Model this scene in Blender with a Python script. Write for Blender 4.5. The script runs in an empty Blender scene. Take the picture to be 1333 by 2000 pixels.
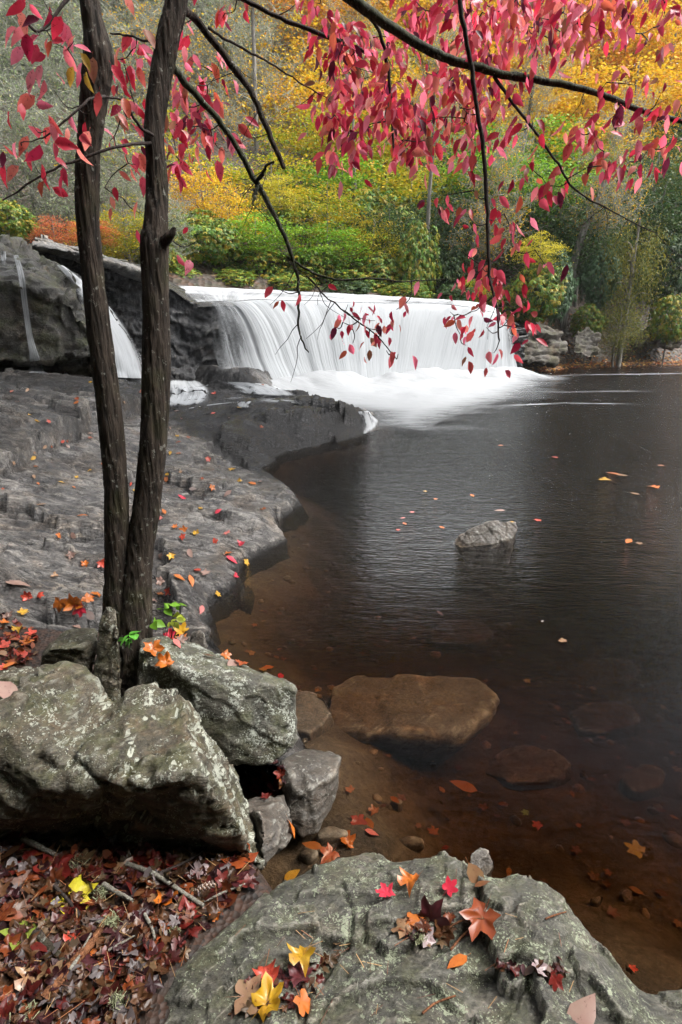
import bpy, bmesh, math, random
import numpy as np
from mathutils import Vector, Matrix, Euler
from mathutils.bvhtree import BVHTree

random.seed(7); RNG = np.random.default_rng(7)
scene = bpy.context.scene
C = scene.collection

# ---------------------------------------------------------------- camera
F = 20.0 / 36.0 * 2000.0                 # focal length in photo pixels
CAM_H = 1.9                              # eye height above the pool
PITCH = math.atan(370.0 / F)             # horizon at photo row 630
cam_d = bpy.data.cameras.new('camera'); cam = bpy.data.objects.new('camera', cam_d); C.objects.link(cam)
cam_d.sensor_fit = 'VERTICAL'; cam_d.sensor_height = 36.0; cam_d.lens = 20.0
cam_d.clip_start = 0.05; cam_d.clip_end = 600.0
cam.location = (0, 0, CAM_H); cam.rotation_euler = (math.pi / 2 - PITCH, 0, 0)
scene.camera = cam
scene.render.resolution_x = 682; scene.render.resolution_y = 1024

# ---------------------------------------------------------------- sky and sun (bright overcast)
SUN_EL, SUN_AZ = math.radians(55), math.radians(92)     # azimuth from +Y towards +X
world = bpy.data.worlds.new('World'); scene.world = world; world.use_nodes = True
wn = world.node_tree; wn.nodes.clear()
sky = wn.nodes.new('ShaderNodeTexSky'); sky.sky_type = 'NISHITA'; sky.sun_disc = False
sky.sun_elevation = SUN_EL; sky.sun_rotation = SUN_AZ; sky.dust_density = 6.0; sky.air_density = 1.0
hs = wn.nodes.new('ShaderNodeHueSaturation'); hs.inputs['Saturation'].default_value = 0.22
bg = wn.nodes.new('ShaderNodeBackground'); bg.inputs['Strength'].default_value = 0.15
wo = wn.nodes.new('ShaderNodeOutputWorld')
wn.links.new(sky.outputs[0], hs.inputs['Color']); wn.links.new(hs.outputs[0], bg.inputs['Color']); wn.links.new(bg.outputs[0], wo.inputs['Surface'])
sun_d = bpy.data.lights.new('sun', 'SUN'); sun_d.energy = 1.5; sun_d.angle = math.radians(25); sun_d.color = (1.0, 0.96, 0.9)
sun = bpy.data.objects.new('sun', sun_d); C.objects.link(sun); sun.location = (20, 5, 40)
sdir = Vector((math.sin(SUN_AZ) * math.cos(SUN_EL), math.cos(SUN_AZ) * math.cos(SUN_EL), math.sin(SUN_EL)))
sun.rotation_euler = sdir.to_track_quat('Z', 'Y').to_euler()
scene.view_settings.view_transform = 'Standard'; scene.view_settings.look = 'None'
scene.view_settings.exposure = 1.55; scene.view_settings.gamma = 1.0
cy = scene.cycles
cy.use_denoising = True; cy.max_bounces = 6; cy.diffuse_bounces = 2; cy.glossy_bounces = 2; cy.use_adaptive_sampling = True; cy.adaptive_threshold = 0.02
cy.transmission_bounces = 4; cy.transparent_max_bounces = 24; cy.volume_bounces = 1
cy.caustics_reflective = False; cy.caustics_refractive = False; cy.sample_clamp_indirect = 6.0

# ---------------------------------------------------------------- pixel -> world helpers
SP, CP = math.sin(PITCH), math.cos(PITCH)
def ray(px, py):
    a = (px - 666.5) / F; b = (1000.0 - py) / F
    return np.array([a, CP + b * SP, -SP + b * CP])
def at_z(px, py, z):
    d = ray(px, py); t = (z - CAM_H) / d[2]
    return np.array([0, 0, CAM_H]) + d * t
def at_y(px, py, Y):
    d = ray(px, py); return np.array([0, 0, CAM_H]) + d * (Y / d[1])
def depth(p): return p[1] * CP - (p[2] - CAM_H) * SP
def m_per_px(p): return depth(p) / F

# ---------------------------------------------------------------- numeric noise
def _h(i, j, k, s):
    n = (i.astype(np.uint32) * np.uint32(374761393) + j.astype(np.uint32) * np.uint32(668265263)
         + k.astype(np.uint32) * np.uint32(2147483647 & 1274126177) + np.uint32(s * 974711 & 0xffffffff))
    n = (n ^ (n >> np.uint32(13))) * np.uint32(1274126177)
    n = n ^ (n >> np.uint32(16))
    return (n & np.uint32(0xffffff)).astype(np.float64) / 0xffffff
def vn(P, s=0):
    P = np.asarray(P, float); f = np.floor(P); t = P - f; t = t * t * (3 - 2 * t); f = f.astype(np.int64)
    r = 0
    for a in (0, 1):
        wa = t[:, 0] if a else 1 - t[:, 0]
        for b in (0, 1):
            wb = t[:, 1] if b else 1 - t[:, 1]
            for c in (0, 1):
                wc = t[:, 2] if c else 1 - t[:, 2]
                r = r + wa * wb * wc * _h(f[:, 0] + a, f[:, 1] + b, f[:, 2] + c, s)
    return r * 2 - 1
def fbm(P, o=4, s=0, gain=0.5):
    P = np.asarray(P, float); r = 0; a = 1; tot = 0
    for i in range(o):
        r = r + a * vn(P + i * 17.3, s + i); tot += a; a *= gain; P = P * 2.03
    return r / tot
def sstep(a, b, x):
    t = np.clip((x - a) / (b - a), 0, 1); return t * t * (3 - 2 * t)
def strata(P, n, freq, warp=0.5, s=0):
    """sawtooth ledges of layered rock, 0..1"""
    d = P @ (np.array(n, float) / np.linalg.norm(n)) * freq + warp * fbm(P * freq * 0.3, 3, s)
    fr = d - np.floor(d); lev = _h(np.floor(d).astype(np.int64), np.zeros(len(d), np.int64), np.zeros(len(d), np.int64), s)
    return lev * sstep(0.0, 0.10, fr) * sstep(1.0, 0.85, fr)
def facets(P, s=0, two_d=False):
    """broken-rock relief: each Voronoi cell is its own tilted plane"""
    P = np.asarray(P, float); base = np.floor(P).astype(np.int64); best = np.full(len(P), 1e9); out = np.zeros(len(P))
    for i in (-1, 0, 1):
        for j in (-1, 0, 1):
            for k in ((0,) if two_d else (-1, 0, 1)):
                c0, c1, c2 = base[:, 0] + i, base[:, 1] + j, base[:, 2] + k
                S = np.c_[c0 + _h(c0, c1, c2, s), c1 + _h(c0, c1, c2, s + 1), c2 + _h(c0, c1, c2, s + 2)]
                T = np.c_[_h(c0, c1, c2, s + 3), _h(c0, c1, c2, s + 4), _h(c0, c1, c2, s + 5)] * 2 - 1
                D = P - S; dd = (D[:, :2] ** 2).sum(1) if two_d else (D ** 2).sum(1)
                v = (D * T).sum(1) + 0.7 * (_h(c0, c1, c2, s + 6) - .5); m = dd < best
                best = np.where(m, dd, best); out = np.where(m, v, out)
    return out
def poly_dist(X, Y, poly, closed=True):
    """signed distance (inside positive) to a polygon given as Nx2"""
    poly = np.asarray(poly, float); n = len(poly); d = np.full(X.shape, 1e9); ins = np.zeros(X.shape, bool)
    for i in range(n if closed else n - 1):
        a = poly[i]; b = poly[(i + 1) % n]; e = b - a
        t = np.clip(((X - a[0]) * e[0] + (Y - a[1]) * e[1]) / max(e @ e, 1e-12), 0, 1)
        d = np.minimum(d, np.hypot(X - a[0] - t * e[0], Y - a[1] - t * e[1]))
        if closed:
            c = ((a[1] > Y) != (b[1] > Y)) & (X < (b[0] - a[0]) * (Y - a[1]) / (b[1] - a[1] + 1e-12) + a[0])
            ins ^= c
    return np.where(ins, d, -d) if closed else d
def tps(ctrl, X, Y, lam=1e-3):
    c = np.asarray(ctrl, float); n = len(c)
    U = lambda r2: np.where(r2 > 1e-12, r2 * np.log(r2 + 1e-12) * 0.5, 0)
    K = U(((c[:, None, :2] - c[None, :, :2]) ** 2).sum(2)) + lam * np.eye(n)
    Pm = np.c_[np.ones(n), c[:, :2]]; A = np.zeros((n + 3, n + 3)); A[:n, :n] = K; A[:n, n:] = Pm; A[n:, :n] = Pm.T
    w = np.linalg.solve(A, np.r_[c[:, 2], 0, 0, 0]); out = w[n] + w[n + 1] * X + w[n + 2] * Y
    for i in range(n): out = out + w[i] * U((X - c[i, 0]) ** 2 + (Y - c[i, 1]) ** 2)
    return out

# ---------------------------------------------------------------- mesh helpers
def mesh_np(name, V, faces, mat=None, smooth=True, col=None, uv=None, attrs=None):
    me = bpy.data.meshes.new(name); V = np.asarray(V, np.float32); faces = np.asarray(faces, np.int32)
    k = faces.shape[1]; me.vertices.add(len(V)); me.vertices.foreach_set('co', V.ravel())
    me.loops.add(faces.size); me.loops.foreach_set('vertex_index', faces.ravel())
    me.polygons.add(len(faces)); me.polygons.foreach_set('loop_start', np.arange(0, faces.size, k, dtype=np.int32))
    me.polygons.foreach_set('loop_total', np.full(len(faces), k, np.int32))
    me.update(calc_edges=True); me.validate()
    if smooth: me.polygons.foreach_set('use_smooth', np.ones(len(me.polygons), bool))
    if col is not None:
        a = me.color_attributes.new('Col', 'FLOAT_COLOR', 'POINT'); c = np.ones((len(V), 4), np.float32); c[:, :3] = col
        a.data.foreach_set('color', c.ravel())
    for an, av in (attrs or {}).items():
        a = me.attributes.new(an, 'FLOAT', 'POINT'); a.data.foreach_set('value', np.asarray(av, np.float32))
    if uv is not None:
        l = me.uv_layers.new(name='UVMap'); l.data.foreach_set('uv', np.asarray(uv, np.float32)[faces.ravel()].ravel())
    if mat: me.materials.append(mat)
    return me
def obj(name, me, parent=None, loc=None, **props):
    o = bpy.data.objects.new(name, me); C.objects.link(o)
    if loc is not None: o.location = loc
    if parent: o.parent = parent
    for k, v in props.items(): o[k] = v
    return o
def grid_faces(nr, nc, mask=None):
    i = np.arange(nr * nc).reshape(nr, nc)
    f = np.stack([i[:-1, :-1], i[:-1, 1:], i[1:, 1:], i[1:, :-1]], -1).reshape(-1, 4)
    if mask is not None:
        m = mask.ravel(); f = f[m[f].any(1)]
    return f
def compact(V, faces, *arrs):
    used = np.unique(faces); re = np.full(len(V), -1); re[used] = np.arange(len(used))
    return (V[used], re[faces]) + tuple(a[used] for a in arrs)
def vnormals(V, faces):
    n = np.zeros_like(V); a, b, c = V[faces[:, 0]], V[faces[:, 1]], V[faces[:, 2]]
    fn = np.cross(b - a, c - a)
    for k in range(faces.shape[1]): np.add.at(n, faces[:, k], fn)
    return n / np.maximum(np.linalg.norm(n, axis=1, keepdims=True), 1e-12)
def tube(path, radii, sides=8, disp=None):
    P = np.asarray(path, float); R = np.asarray(radii, float); n = len(P)
    T = np.gradient(P, axis=0); T /= np.linalg.norm(T, axis=1, keepdims=True)
    ref = np.array([0.31, -0.95, 0.05]); V = []
    u = np.cross(T[0], ref); u /= np.linalg.norm(u)
    for i in range(n):
        u = u - T[i] * (u @ T[i]); u /= np.linalg.norm(u); w = np.cross(T[i], u)
        for k in range(sides):
            a = 2 * math.pi * k / sides; r = R[i] * (disp(i, a) if disp else 1)
            V.append(P[i] + (u * math.cos(a) + w * math.sin(a)) * r)
    f = []
    for i in range(n - 1):
        for k in range(sides):
            k2 = (k + 1) % sides; f.append((i * sides + k, i * sides + k2, (i + 1) * sides + k2, (i + 1) * sides + k))
    return np.array(V), np.array(f)
def resample(pts, n):
    """Catmull-Rom through the points (any number of columns)"""
    p = np.asarray(pts, float); m = len(p)
    if m == 2: t = np.linspace(0, 1, n)[:, None]; return p[0] * (1 - t) + p[1] * t
    q = np.vstack([2 * p[0] - p[1], p, 2 * p[-1] - p[-2]]); out = []
    for t in np.linspace(0, m - 1 - 1e-6, n):
        i = int(t); f = t - i; a, b, c, d = q[i], q[i + 1], q[i + 2], q[i + 3]
        out.append(0.5 * (2 * b + (c - a) * f + (2 * a - 5 * b + 4 * c - d) * f * f + (3 * b - a - 3 * c + d) * f ** 3))
    return np.array(out)
SOLID = []                                   # meshes that pixels may be dropped on
def add_solid(o):
    me = o.data; me.calc_loop_triangles()
    V = np.empty(len(me.vertices) * 3); me.vertices.foreach_get('co', V); V = V.reshape(-1, 3) + np.array(o.location)
    t = np.empty(len(me.loop_triangles) * 3, np.int32); me.loop_triangles.foreach_get('vertices', t)
    SOLID.append(BVHTree.FromPolygons(V.tolist(), t.reshape(-1, 3).tolist()))
def cast(origin, d):
    best = None
    for b in SOLID:
        h = b.ray_cast(Vector(origin), Vector(d))
        if h[0] is not None and (best is None or h[3] < best[2]): best = (np.array(h[0]), np.array(h[1]), h[3])
    return best
def hit(px, py):
    d = ray(px, py); return cast((0, 0, CAM_H), d / np.linalg.norm(d))

# ---------------------------------------------------------------- materials
class G:
    def __init__(self, name):
        self.m = bpy.data.materials.new(name); self.m.use_nodes = True; self.t = self.m.node_tree; self.t.nodes.clear()
        self.out = self.t.nodes.new('ShaderNodeOutputMaterial')
    def n(self, typ, ins=None, **props):
        nd = self.t.nodes.new('ShaderNode' + typ)
        for k, v in props.items(): setattr(nd, k, v)
        for k, v in (ins or {}).items(): self.put(nd.inputs[k], v)
        return nd
    def put(self, s, v):
        if isinstance(v, bpy.types.NodeSocket): self.t.links.new(v, s)
        elif isinstance(v, bpy.types.Node): self.t.links.new(v.outputs[0], s)
        elif isinstance(v, (tuple, list)) and s.type == 'RGBA' and len(v) == 3: s.default_value = (*v, 1)
        else: s.default_value = v
    def noise(self, vec, scale, detail=4, rough=0.55, dist=0.0):
        return self.n('TexNoise', {'Vector': vec, 'Scale': scale, 'Detail': detail, 'Roughness': rough, 'Distortion': dist}).outputs['Fac']
    def ramp(self, fac, stops):
        r = self.n('ValToRGB', {'Fac': fac}); e = r.color_ramp.elements
        while len(e) < len(stops): e.new(0.5)
        for el, (p, c) in zip(e, stops):
            el.position = p; el.color = (*c, 1) if isinstance(c, (tuple, list)) else (c, c, c, 1)
        return r.outputs[0]
    def mix(self, fac, a, b, blend='MIX'):
        x = self.n('Mix', data_type='RGBA', blend_type=blend)
        self.put(x.inputs[0], fac); self.put(x.inputs[6], a); self.put(x.inputs[7], b); return x.outputs[2]
    def math(self, op, a, b=0.0, clamp=False):
        x = self.n('Math', operation=op, use_clamp=clamp); self.put(x.inputs[0], a); self.put(x.inputs[1], b); return x.outputs[0]
    def mapv(self, vec, scale=(1, 1, 1), rot=(0, 0, 0), loc=(0, 0, 0)):
        return self.n('Mapping', {'Vector': vec, 'Scale': scale, 'Rotation': rot, 'Location': loc}).outputs[0]
    def bump(self, h, strength=0.5, dist=0.02, normal=None):
        b = self.n('Bump', {'Height': h, 'Strength': strength, 'Distance': dist})
        if normal is not None: self.put(b.inputs['Normal'], normal)
        return b.outputs[0]
    def surf(self, s): self.t.links.new(s.outputs[0] if isinstance(s, bpy.types.Node) else s, self.out.inputs['Surface']); return self.m

def rock_mat(name, dark, light, scale=1.0, rot=(0.2, 0.3, 0.5), stretch=(1, 1, 5), rough=(0.35, 0.6), lichen=0.0, lichen_col=(0.42, 0.45, 0.36),
             moss=0.0, vein=0.0, bump=0.6, spec=0.5, warm=0.3, wet=0.0, edge=0.7, ldir=None):
    g = G(name); co = g.n('TexCoord').outputs['Object']
    st = g.mapv(co, stretch, rot)
    n1 = g.noise(co, 1.7 * scale, 6, 0.62, 0.4); n2 = g.noise(st, 6 * scale, 6, 0.65, 0.6); n3 = g.noise(co, 42 * scale, 5, 0.7)
    n4 = g.noise(st, 26 * scale, 4, 0.6, 0.3)
    mixn = g.math('ADD', g.math('MULTIPLY', n1, 0.45), g.math('MULTIPLY', n2, 0.55))
    col = g.ramp(mixn, [(0.33, dark), (0.5, tuple((d + l) / 2 for d, l in zip(dark, light))), (0.68, light)])
    fine = g.ramp(n3, [(0.32, (0.25, 0.25, 0.25)), (0.55, (1.0, 1.0, 1.0)), (0.72, (1.6, 1.57, 1.5))])
    col = g.mix(0.8, col, fine, 'MULTIPLY')
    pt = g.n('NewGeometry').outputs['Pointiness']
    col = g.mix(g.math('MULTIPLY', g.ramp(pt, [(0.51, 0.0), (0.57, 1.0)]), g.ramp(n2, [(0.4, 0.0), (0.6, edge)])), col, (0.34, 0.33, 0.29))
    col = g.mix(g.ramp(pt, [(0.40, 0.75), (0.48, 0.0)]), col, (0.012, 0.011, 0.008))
    if warm:
        wm = g.ramp(g.noise(co, 2.6 * scale, 4, 0.6, 0.8), [(0.48, 0.0), (0.66, 1.0)])
        col = g.mix(g.math('MULTIPLY', wm, warm), col, g.mix(1.0, col, (1.5, 1.08, 0.72), 'MULTIPLY'))
    cw = g.noise(g.mapv(co, (1, 1, 1.6), rot), 3.2 * scale, 4, 0.6, 1.4)
    crk = g.ramp(g.math('ABSOLUTE', g.math('SUBTRACT', cw, 0.5)), [(0.0, 1.0), (0.008, 0.5), (0.018, 0.0)])
    crk = g.math('MULTIPLY', crk, g.ramp(n1, [(0.45, 0.0), (0.55, 1.0)]))
    col = g.mix(g.math('MULTIPLY', crk, 0.8), col, (0.012, 0.011, 0.01))
    hgt = g.math('ADD', g.math('MULTIPLY', n2, 0.5), g.math('ADD', g.math('MULTIPLY', n3, 0.45), g.math('MULTIPLY', n4, 0.35)))
    if vein:
        w = g.noise(g.mapv(co, (1, 1, 1), rot), 2.2 * scale, 3, 0.5, 1.0)
        ln = g.ramp(g.math('ABSOLUTE', g.math('SUBTRACT', g.math('FRACT', g.math('MULTIPLY', w, 5.0)), 0.5)), [(0.0, 1.0), (0.035, 0.6), (0.07, 0.0)])
        ln = g.math('MULTIPLY', ln, g.ramp(n1, [(0.42, 0.0), (0.6, 1.0)]))
        col = g.mix(g.math('MULTIPLY', ln, vein), col, (0.42, 0.38, 0.33))
    rg = g.n('MapRange', {'Value': g.noise(co, 3.1 * scale, 4, 0.6), 1: 0.35, 2: 0.65, 3: rough[0], 4: rough[1]}).outputs[0]
    if moss:
        nz = g.n('SeparateXYZ', {0: g.n('NewGeometry').outputs['Normal']}).outputs[2]
        mk = g.math('MULTIPLY', g.ramp(g.noise(co, 5 * scale, 6, 0.7), [(0.46, 0.0), (0.62, 1.0)]), g.ramp(nz, [(0.0, 0.55), (0.8, 1.0)]))
        col = g.mix(g.math('MULTIPLY', mk, moss), col, g.ramp(n3, [(0.3, (0.03, 0.04, 0.012)), (0.7, (0.12, 0.13, 0.04))]))
    if lichen:
        vo = g.n('TexVoronoi', {'Vector': g.mix(0.06, co, g.n('TexNoise', {'Vector': co, 'Scale': 30.0}).outputs['Color']), 'Scale': 48.0 * scale, 'Randomness': 1.0})
        sel = g.noise(co, 4.5 * scale, 5, 0.7, 0.5)
        rad = g.math('MULTIPLY', g.ramp(sel, [(0.44, 0.0), (0.66, 1.0)]), 0.62 * lichen)
        spot = g.math('GREATER_THAN', rad, vo.outputs['Distance'])
        big = g.ramp(g.noise(co, 17 * scale, 8, 0.78, 0.3), [(0.585 - 0.02 * lichen, 0.0), (0.60 - 0.02 * lichen, 1.0)])
        big = g.math('MULTIPLY', big, g.ramp(g.noise(co, 3.3 * scale, 2, 0.5), [(0.45, 0.0), (0.55, 1.0)]))
        lk = g.math('MULTIPLY', g.math('MAXIMUM', spot, big), 0.85)
        if ldir:            # crustose lichen colonising the face turned to the open water
            dt = g.n('VectorMath', {0: g.n('NewGeometry').outputs['True Normal'], 1: ldir}, operation='DOT_PRODUCT').outputs['Value']
            pz = g.math('MULTIPLY', g.ramp(g.noise(co, 16.0, 7, 0.75, 0.4), [(0.50, 0.0), (0.535, 1.0)]), g.ramp(dt, [(0.66, 0.0), (0.82, 1.0)]))
            pz = g.math('MULTIPLY', pz, g.ramp(g.n('SeparateXYZ', {0: co}).outputs[0], [(0.10, 0.0), (0.2, 1.0)]))
            lk = g.math('MAXIMUM', lk, pz)
        lc = g.mix(g.noise(co, 8.0, 2), lichen_col, tuple(c * 0.55 for c in lichen_col))
        col = g.mix(lk, col, lc); rg = g.math('MAXIMUM', rg, g.math('MULTIPLY', lk, 0.85))
        hgt = g.math('ADD', hgt, g.math('MULTIPLY', lk, 0.15))
    b = g.n('BsdfPrincipled', {'Base Color': col, 'Roughness': rg, 'Specular IOR Level': spec, 'Normal': g.bump(hgt, bump, 0.03 / scale)})
    if wet: b.inputs['Coat Weight'].default_value = wet; b.inputs['Coat Roughness'].default_value = 0.18
    return g.surf(b)

M = {}
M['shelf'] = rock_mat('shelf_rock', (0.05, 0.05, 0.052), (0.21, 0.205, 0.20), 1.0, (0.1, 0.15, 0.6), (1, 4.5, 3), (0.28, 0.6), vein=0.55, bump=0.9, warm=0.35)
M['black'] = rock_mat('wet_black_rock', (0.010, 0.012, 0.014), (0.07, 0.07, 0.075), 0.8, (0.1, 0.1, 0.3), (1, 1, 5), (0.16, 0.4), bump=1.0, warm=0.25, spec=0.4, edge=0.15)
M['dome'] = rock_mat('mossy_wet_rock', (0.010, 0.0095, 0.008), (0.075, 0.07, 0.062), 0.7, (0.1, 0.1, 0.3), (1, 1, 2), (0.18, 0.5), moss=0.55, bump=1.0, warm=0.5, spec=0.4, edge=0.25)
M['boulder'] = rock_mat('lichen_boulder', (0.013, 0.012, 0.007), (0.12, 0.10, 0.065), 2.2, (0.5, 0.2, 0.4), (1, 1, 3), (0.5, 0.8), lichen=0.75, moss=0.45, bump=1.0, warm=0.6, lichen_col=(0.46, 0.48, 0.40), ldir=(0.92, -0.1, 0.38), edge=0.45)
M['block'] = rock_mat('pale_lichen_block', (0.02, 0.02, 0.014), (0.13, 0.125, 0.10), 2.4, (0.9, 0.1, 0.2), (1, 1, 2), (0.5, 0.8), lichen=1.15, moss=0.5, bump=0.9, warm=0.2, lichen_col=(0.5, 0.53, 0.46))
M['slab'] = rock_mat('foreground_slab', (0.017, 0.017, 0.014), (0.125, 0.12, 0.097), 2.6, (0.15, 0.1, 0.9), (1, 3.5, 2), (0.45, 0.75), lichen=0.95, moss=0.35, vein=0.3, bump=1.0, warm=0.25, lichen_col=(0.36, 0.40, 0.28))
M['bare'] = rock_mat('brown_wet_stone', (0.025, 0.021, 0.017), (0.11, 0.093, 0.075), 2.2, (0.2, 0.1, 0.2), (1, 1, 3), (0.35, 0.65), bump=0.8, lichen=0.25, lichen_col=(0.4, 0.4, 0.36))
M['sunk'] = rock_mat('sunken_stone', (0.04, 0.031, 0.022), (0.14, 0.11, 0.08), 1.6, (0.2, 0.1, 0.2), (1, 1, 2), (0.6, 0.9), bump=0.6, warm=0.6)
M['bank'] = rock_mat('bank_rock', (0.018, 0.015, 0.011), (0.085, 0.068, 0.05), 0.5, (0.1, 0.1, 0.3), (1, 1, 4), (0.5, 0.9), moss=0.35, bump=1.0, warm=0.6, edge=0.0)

def soil_mat(name, cols, scale):
    g = G(name); co = g.n('TexCoord').outputs['Object']
    v = g.n('TexVoronoi', {'Vector': co, 'Scale': scale, 'Randomness': 1.0})
    rnd = g.n('SeparateColor', {0: v.outputs['Color']}).outputs[0]
    col = g.ramp(rnd, [(i / (len(cols) - 1), c) for i, c in enumerate(cols)])
    col = g.mix(g.noise(co, scale * 0.2, 4), col, g.mix(1.0, col, (0.35, 0.32, 0.3), 'MULTIPLY'))
    return g.surf(g.n('BsdfPrincipled', {'Base Color': col, 'Roughness': 0.7, 'Normal': g.bump(v.outputs['Distance'], 0.8, 0.5 / scale)}))
M['hill'] = soil_mat('forest_floor', [(0.012, 0.009, 0.005), (0.05, 0.026, 0.011), (0.03, 0.03, 0.01), (0.08, 0.034, 0.012), (0.02, 0.014, 0.008)], 5.0)
M['humus'] = soil_mat('humus', [(0.012, 0.008, 0.006), (0.035, 0.018, 0.01), (0.06, 0.025, 0.012), (0.02, 0.012, 0.008)], 60.0)
g = G('pool_bed'); co = g.n('TexCoord').outputs['Object']; nb = g.noise(co, 3.0, 8, 0.7, 0.8); nf = g.noise(co, 34.0, 4, 0.7)
cb = g.ramp(g.math('ADD', g.math('MULTIPLY', nb, .65), g.math('MULTIPLY', nf, .35)), [(.36, (.018, .014, .010)), (.5, (.06, .046, .03)), (.64, (.12, .092, .06))])
M['bed'] = g.surf(g.n('BsdfPrincipled', {'Base Color': cb, 'Roughness': .8, 'Normal': g.bump(nf, .7, .03)}))
# ---------------------------------------------------------------- pool bed, water
def bed_z(X, Y):
    near = poly_dist(X, Y, SHORE)                 # positive on land
    d = np.maximum(-near, 0)
    P = np.c_[X.ravel(), Y.ravel(), 0 * X.ravel()]
    nz = (0.07 * fbm(P * 1.6, 4, 3) + 0.03 * fbm(P * 6, 3, 5)).reshape(X.shape)
    return -0.12 - 0.36 * sstep(0, 0.9, d) - 0.40 * sstep(0.8, 3.5, d) - 1.2 * sstep(3, 9, d) + nz
px2 = lambda L, z=0.0: [tuple(at_z(a, b, z)[:2]) for a, b in L]
shore_px = [(330, 1330), (388, 1222), (432, 1168), (482, 1108), (543, 1062), (556, 1046), (543, 1012), (588, 987), (583, 967), (545, 942), (512, 918),
            (520, 905), (560, 882), (640, 866), (700, 852), (738, 829)]
SHORE_LINE = px2(shore_px)
slab_edge_px = [(240, 2010, .30), (300, 1890, .33), (420, 1790, .35), (520, 1702, .32), (640, 1650, .29), (735, 1622, .29), (790, 1645, .31), (870, 1630, .34), (918, 1650, .34),
                (950, 1688, .32), (1010, 1675, .33), (1090, 1715, .31), (1150, 1780, .27), (1212, 1852, .2), (1242, 1892, .16), (1333, 1896, .18), (1480, 1905, .18)]
SLAB_EDGE = [tuple(at_z(a, b, z)[:2]) for a, b, z in slab_edge_px]
near_shore = px2([(330, 1330), (580, 1440), (640, 1600), (600, 1650)])
fall_base_px = [(430, 742, 14.3), (520, 752, 15.2), (600, 766, 16.2), (700, 762, 17.2), (800, 755, 18.5), (900, 745, 19.9), (1010, 732, 21.3)]
FALL_BASE = [tuple(at_y(a, b, y)[:2]) for a, b, y in fall_base_px]
SHORE = SHORE_LINE[1:] + px2([(732, 812), (640, 797), (560, 780), (500, 766)]) + [(FALL_BASE[0][0], FALL_BASE[0][1] + 2.0), (FALL_BASE[2][0], FALL_BASE[2][1] + 1.5), (FALL_BASE[4][0], FALL_BASE[4][1] + 1.0)] + [FALL_BASE[-1], (8.2, 23.0), (10.5, 25.4), (17.0, 27.5), (60, 30), (60, 80), (-60, 80), (-60, -10), (3, -10), (1.8, 0.6)] \
        + [SLAB_EDGE[i] for i in (12, 10, 7, 5)] + near_shore[::-1][:3]
SHORE = np.array(SHORE)

ys = np.r_[np.linspace(0.5, 6, 120), np.linspace(6.1, 30, 120)]; xs = np.r_[np.linspace(-5, 6, 180), np.linspace(6.2, 30, 70)]
X, Y = np.meshgrid(xs, ys); Z = np.minimum(bed_z(X, Y), -0.08)
o = obj('pool_bed', mesh_np('pool_bed', np.c_[X.ravel(), Y.ravel(), Z.ravel()], grid_faces(*X.shape), M['bed']), kind='structure'); add_solid(o); BED = o

g = G('pool_water'); co = g.n('TexCoord').outputs['Object']
rip = g.noise(g.mapv(co, (1.0, 2.6, 1)), 2.6, 5, 0.62, 0.6); rip2 = g.noise(g.mapv(co, (1.3, 4.5, 1), (0, 0, 0.15)), 7.0, 4, 0.6, 0.4)
sy = g.n('SeparateXYZ', {0: co}).outputs[1]
calm = g.n('MapRange', {'Value': sy, 1: 2.0, 2: 8.0, 3: 0.05, 4: 1.0}).outputs[0]
hh = g.math('ADD', g.math('MULTIPLY', rip, 0.6), g.math('MULTIPLY', rip2, 0.4))
bmp = g.n('Bump', {'Height': hh, 'Strength': calm, 'Distance': 0.12}).outputs[0]
fr = g.n('Fresnel', {'IOR': 1.33, 'Normal': bmp}).outputs[0]
gl = g.n('BsdfGlossy', {'Color': (0.95, 0.95, 0.95), 'Roughness': 0.09, 'Normal': bmp})
fr = g.math('MULTIPLY', fr, g.n('MapRange', {'Value': fr, 1: 0.02, 2: 0.22, 3: 0.25, 4: 1.0}).outputs[0])      # steep reflections weakened to darken the near water, like a polarising filter
mx = g.n('MixShader', {0: fr, 1: g.n('BsdfTransparent', {'Color': (0.97, 0.95, 0.92)}), 2: gl})
g.surf(mx)
va = g.n('VolumeAbsorption', {'Color': (0.72, 0.59, 0.43), 'Density': 6.0}); g.t.links.new(va.outputs[0], g.out.inputs['Volume'])
M['water'] = g.m
bm = bmesh.new(); bmesh.ops.create_cube(bm, size=1.0)
for v in bm.verts:
    v.co = (v.co.x * 45 + 16, v.co.y * 30 + 15.3, v.co.z * 3.0 - 1.5)
me = bpy.data.meshes.new('pool_water'); bm.to_mesh(me); bm.free(); me.materials.append(M['water'])
obj('pool_water', me, kind='structure')

# ---------------------------------------------------------------- rock shelf beside the pool
ctrl = [(300, 1250, .10), (380, 1180, .08), (150, 1180, .22), (20, 1260, .30), (0, 1100, .38), (300, 1020, .20), (440, 1060, .12), (500, 960, .13), (100, 980, .38), (0, 930, .52),
        (200, 880, .44), (350, 850, .42), (430, 880, .24), (540, 985, .12), (520, 1040, .1), (-250, 1100, .6), (-250, 900, .8), (100, 1300, .3), (-150, 1350, .4), (60, 870, .62), (330, 800, .5), (460, 850, .36), (480, 905, .10)]
ctrl = [(*at_z(a, b, z)[:2], z) for a, b, z in ctrl] + [(-9, 14, 1.0), (-4, 14, .6), (0, 13, .4), (-9, 8, .95)]
TIER = px2([(-400, 960), (-100, 930), (10, 908), (70, 872), (150, 845), (235, 808), (300, 790), (345, 772), (470, 762), (560, 745)], 0.62)
LEDGE3 = [at_z(*p) for p in [(405, 835, .45), (450, 812, .52), (530, 800, .56), (600, 797, .55), (660, 799, .46), (718, 806, .31)]]; LEDGE = [tuple(p[:2]) for p in LEDGE3]
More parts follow.
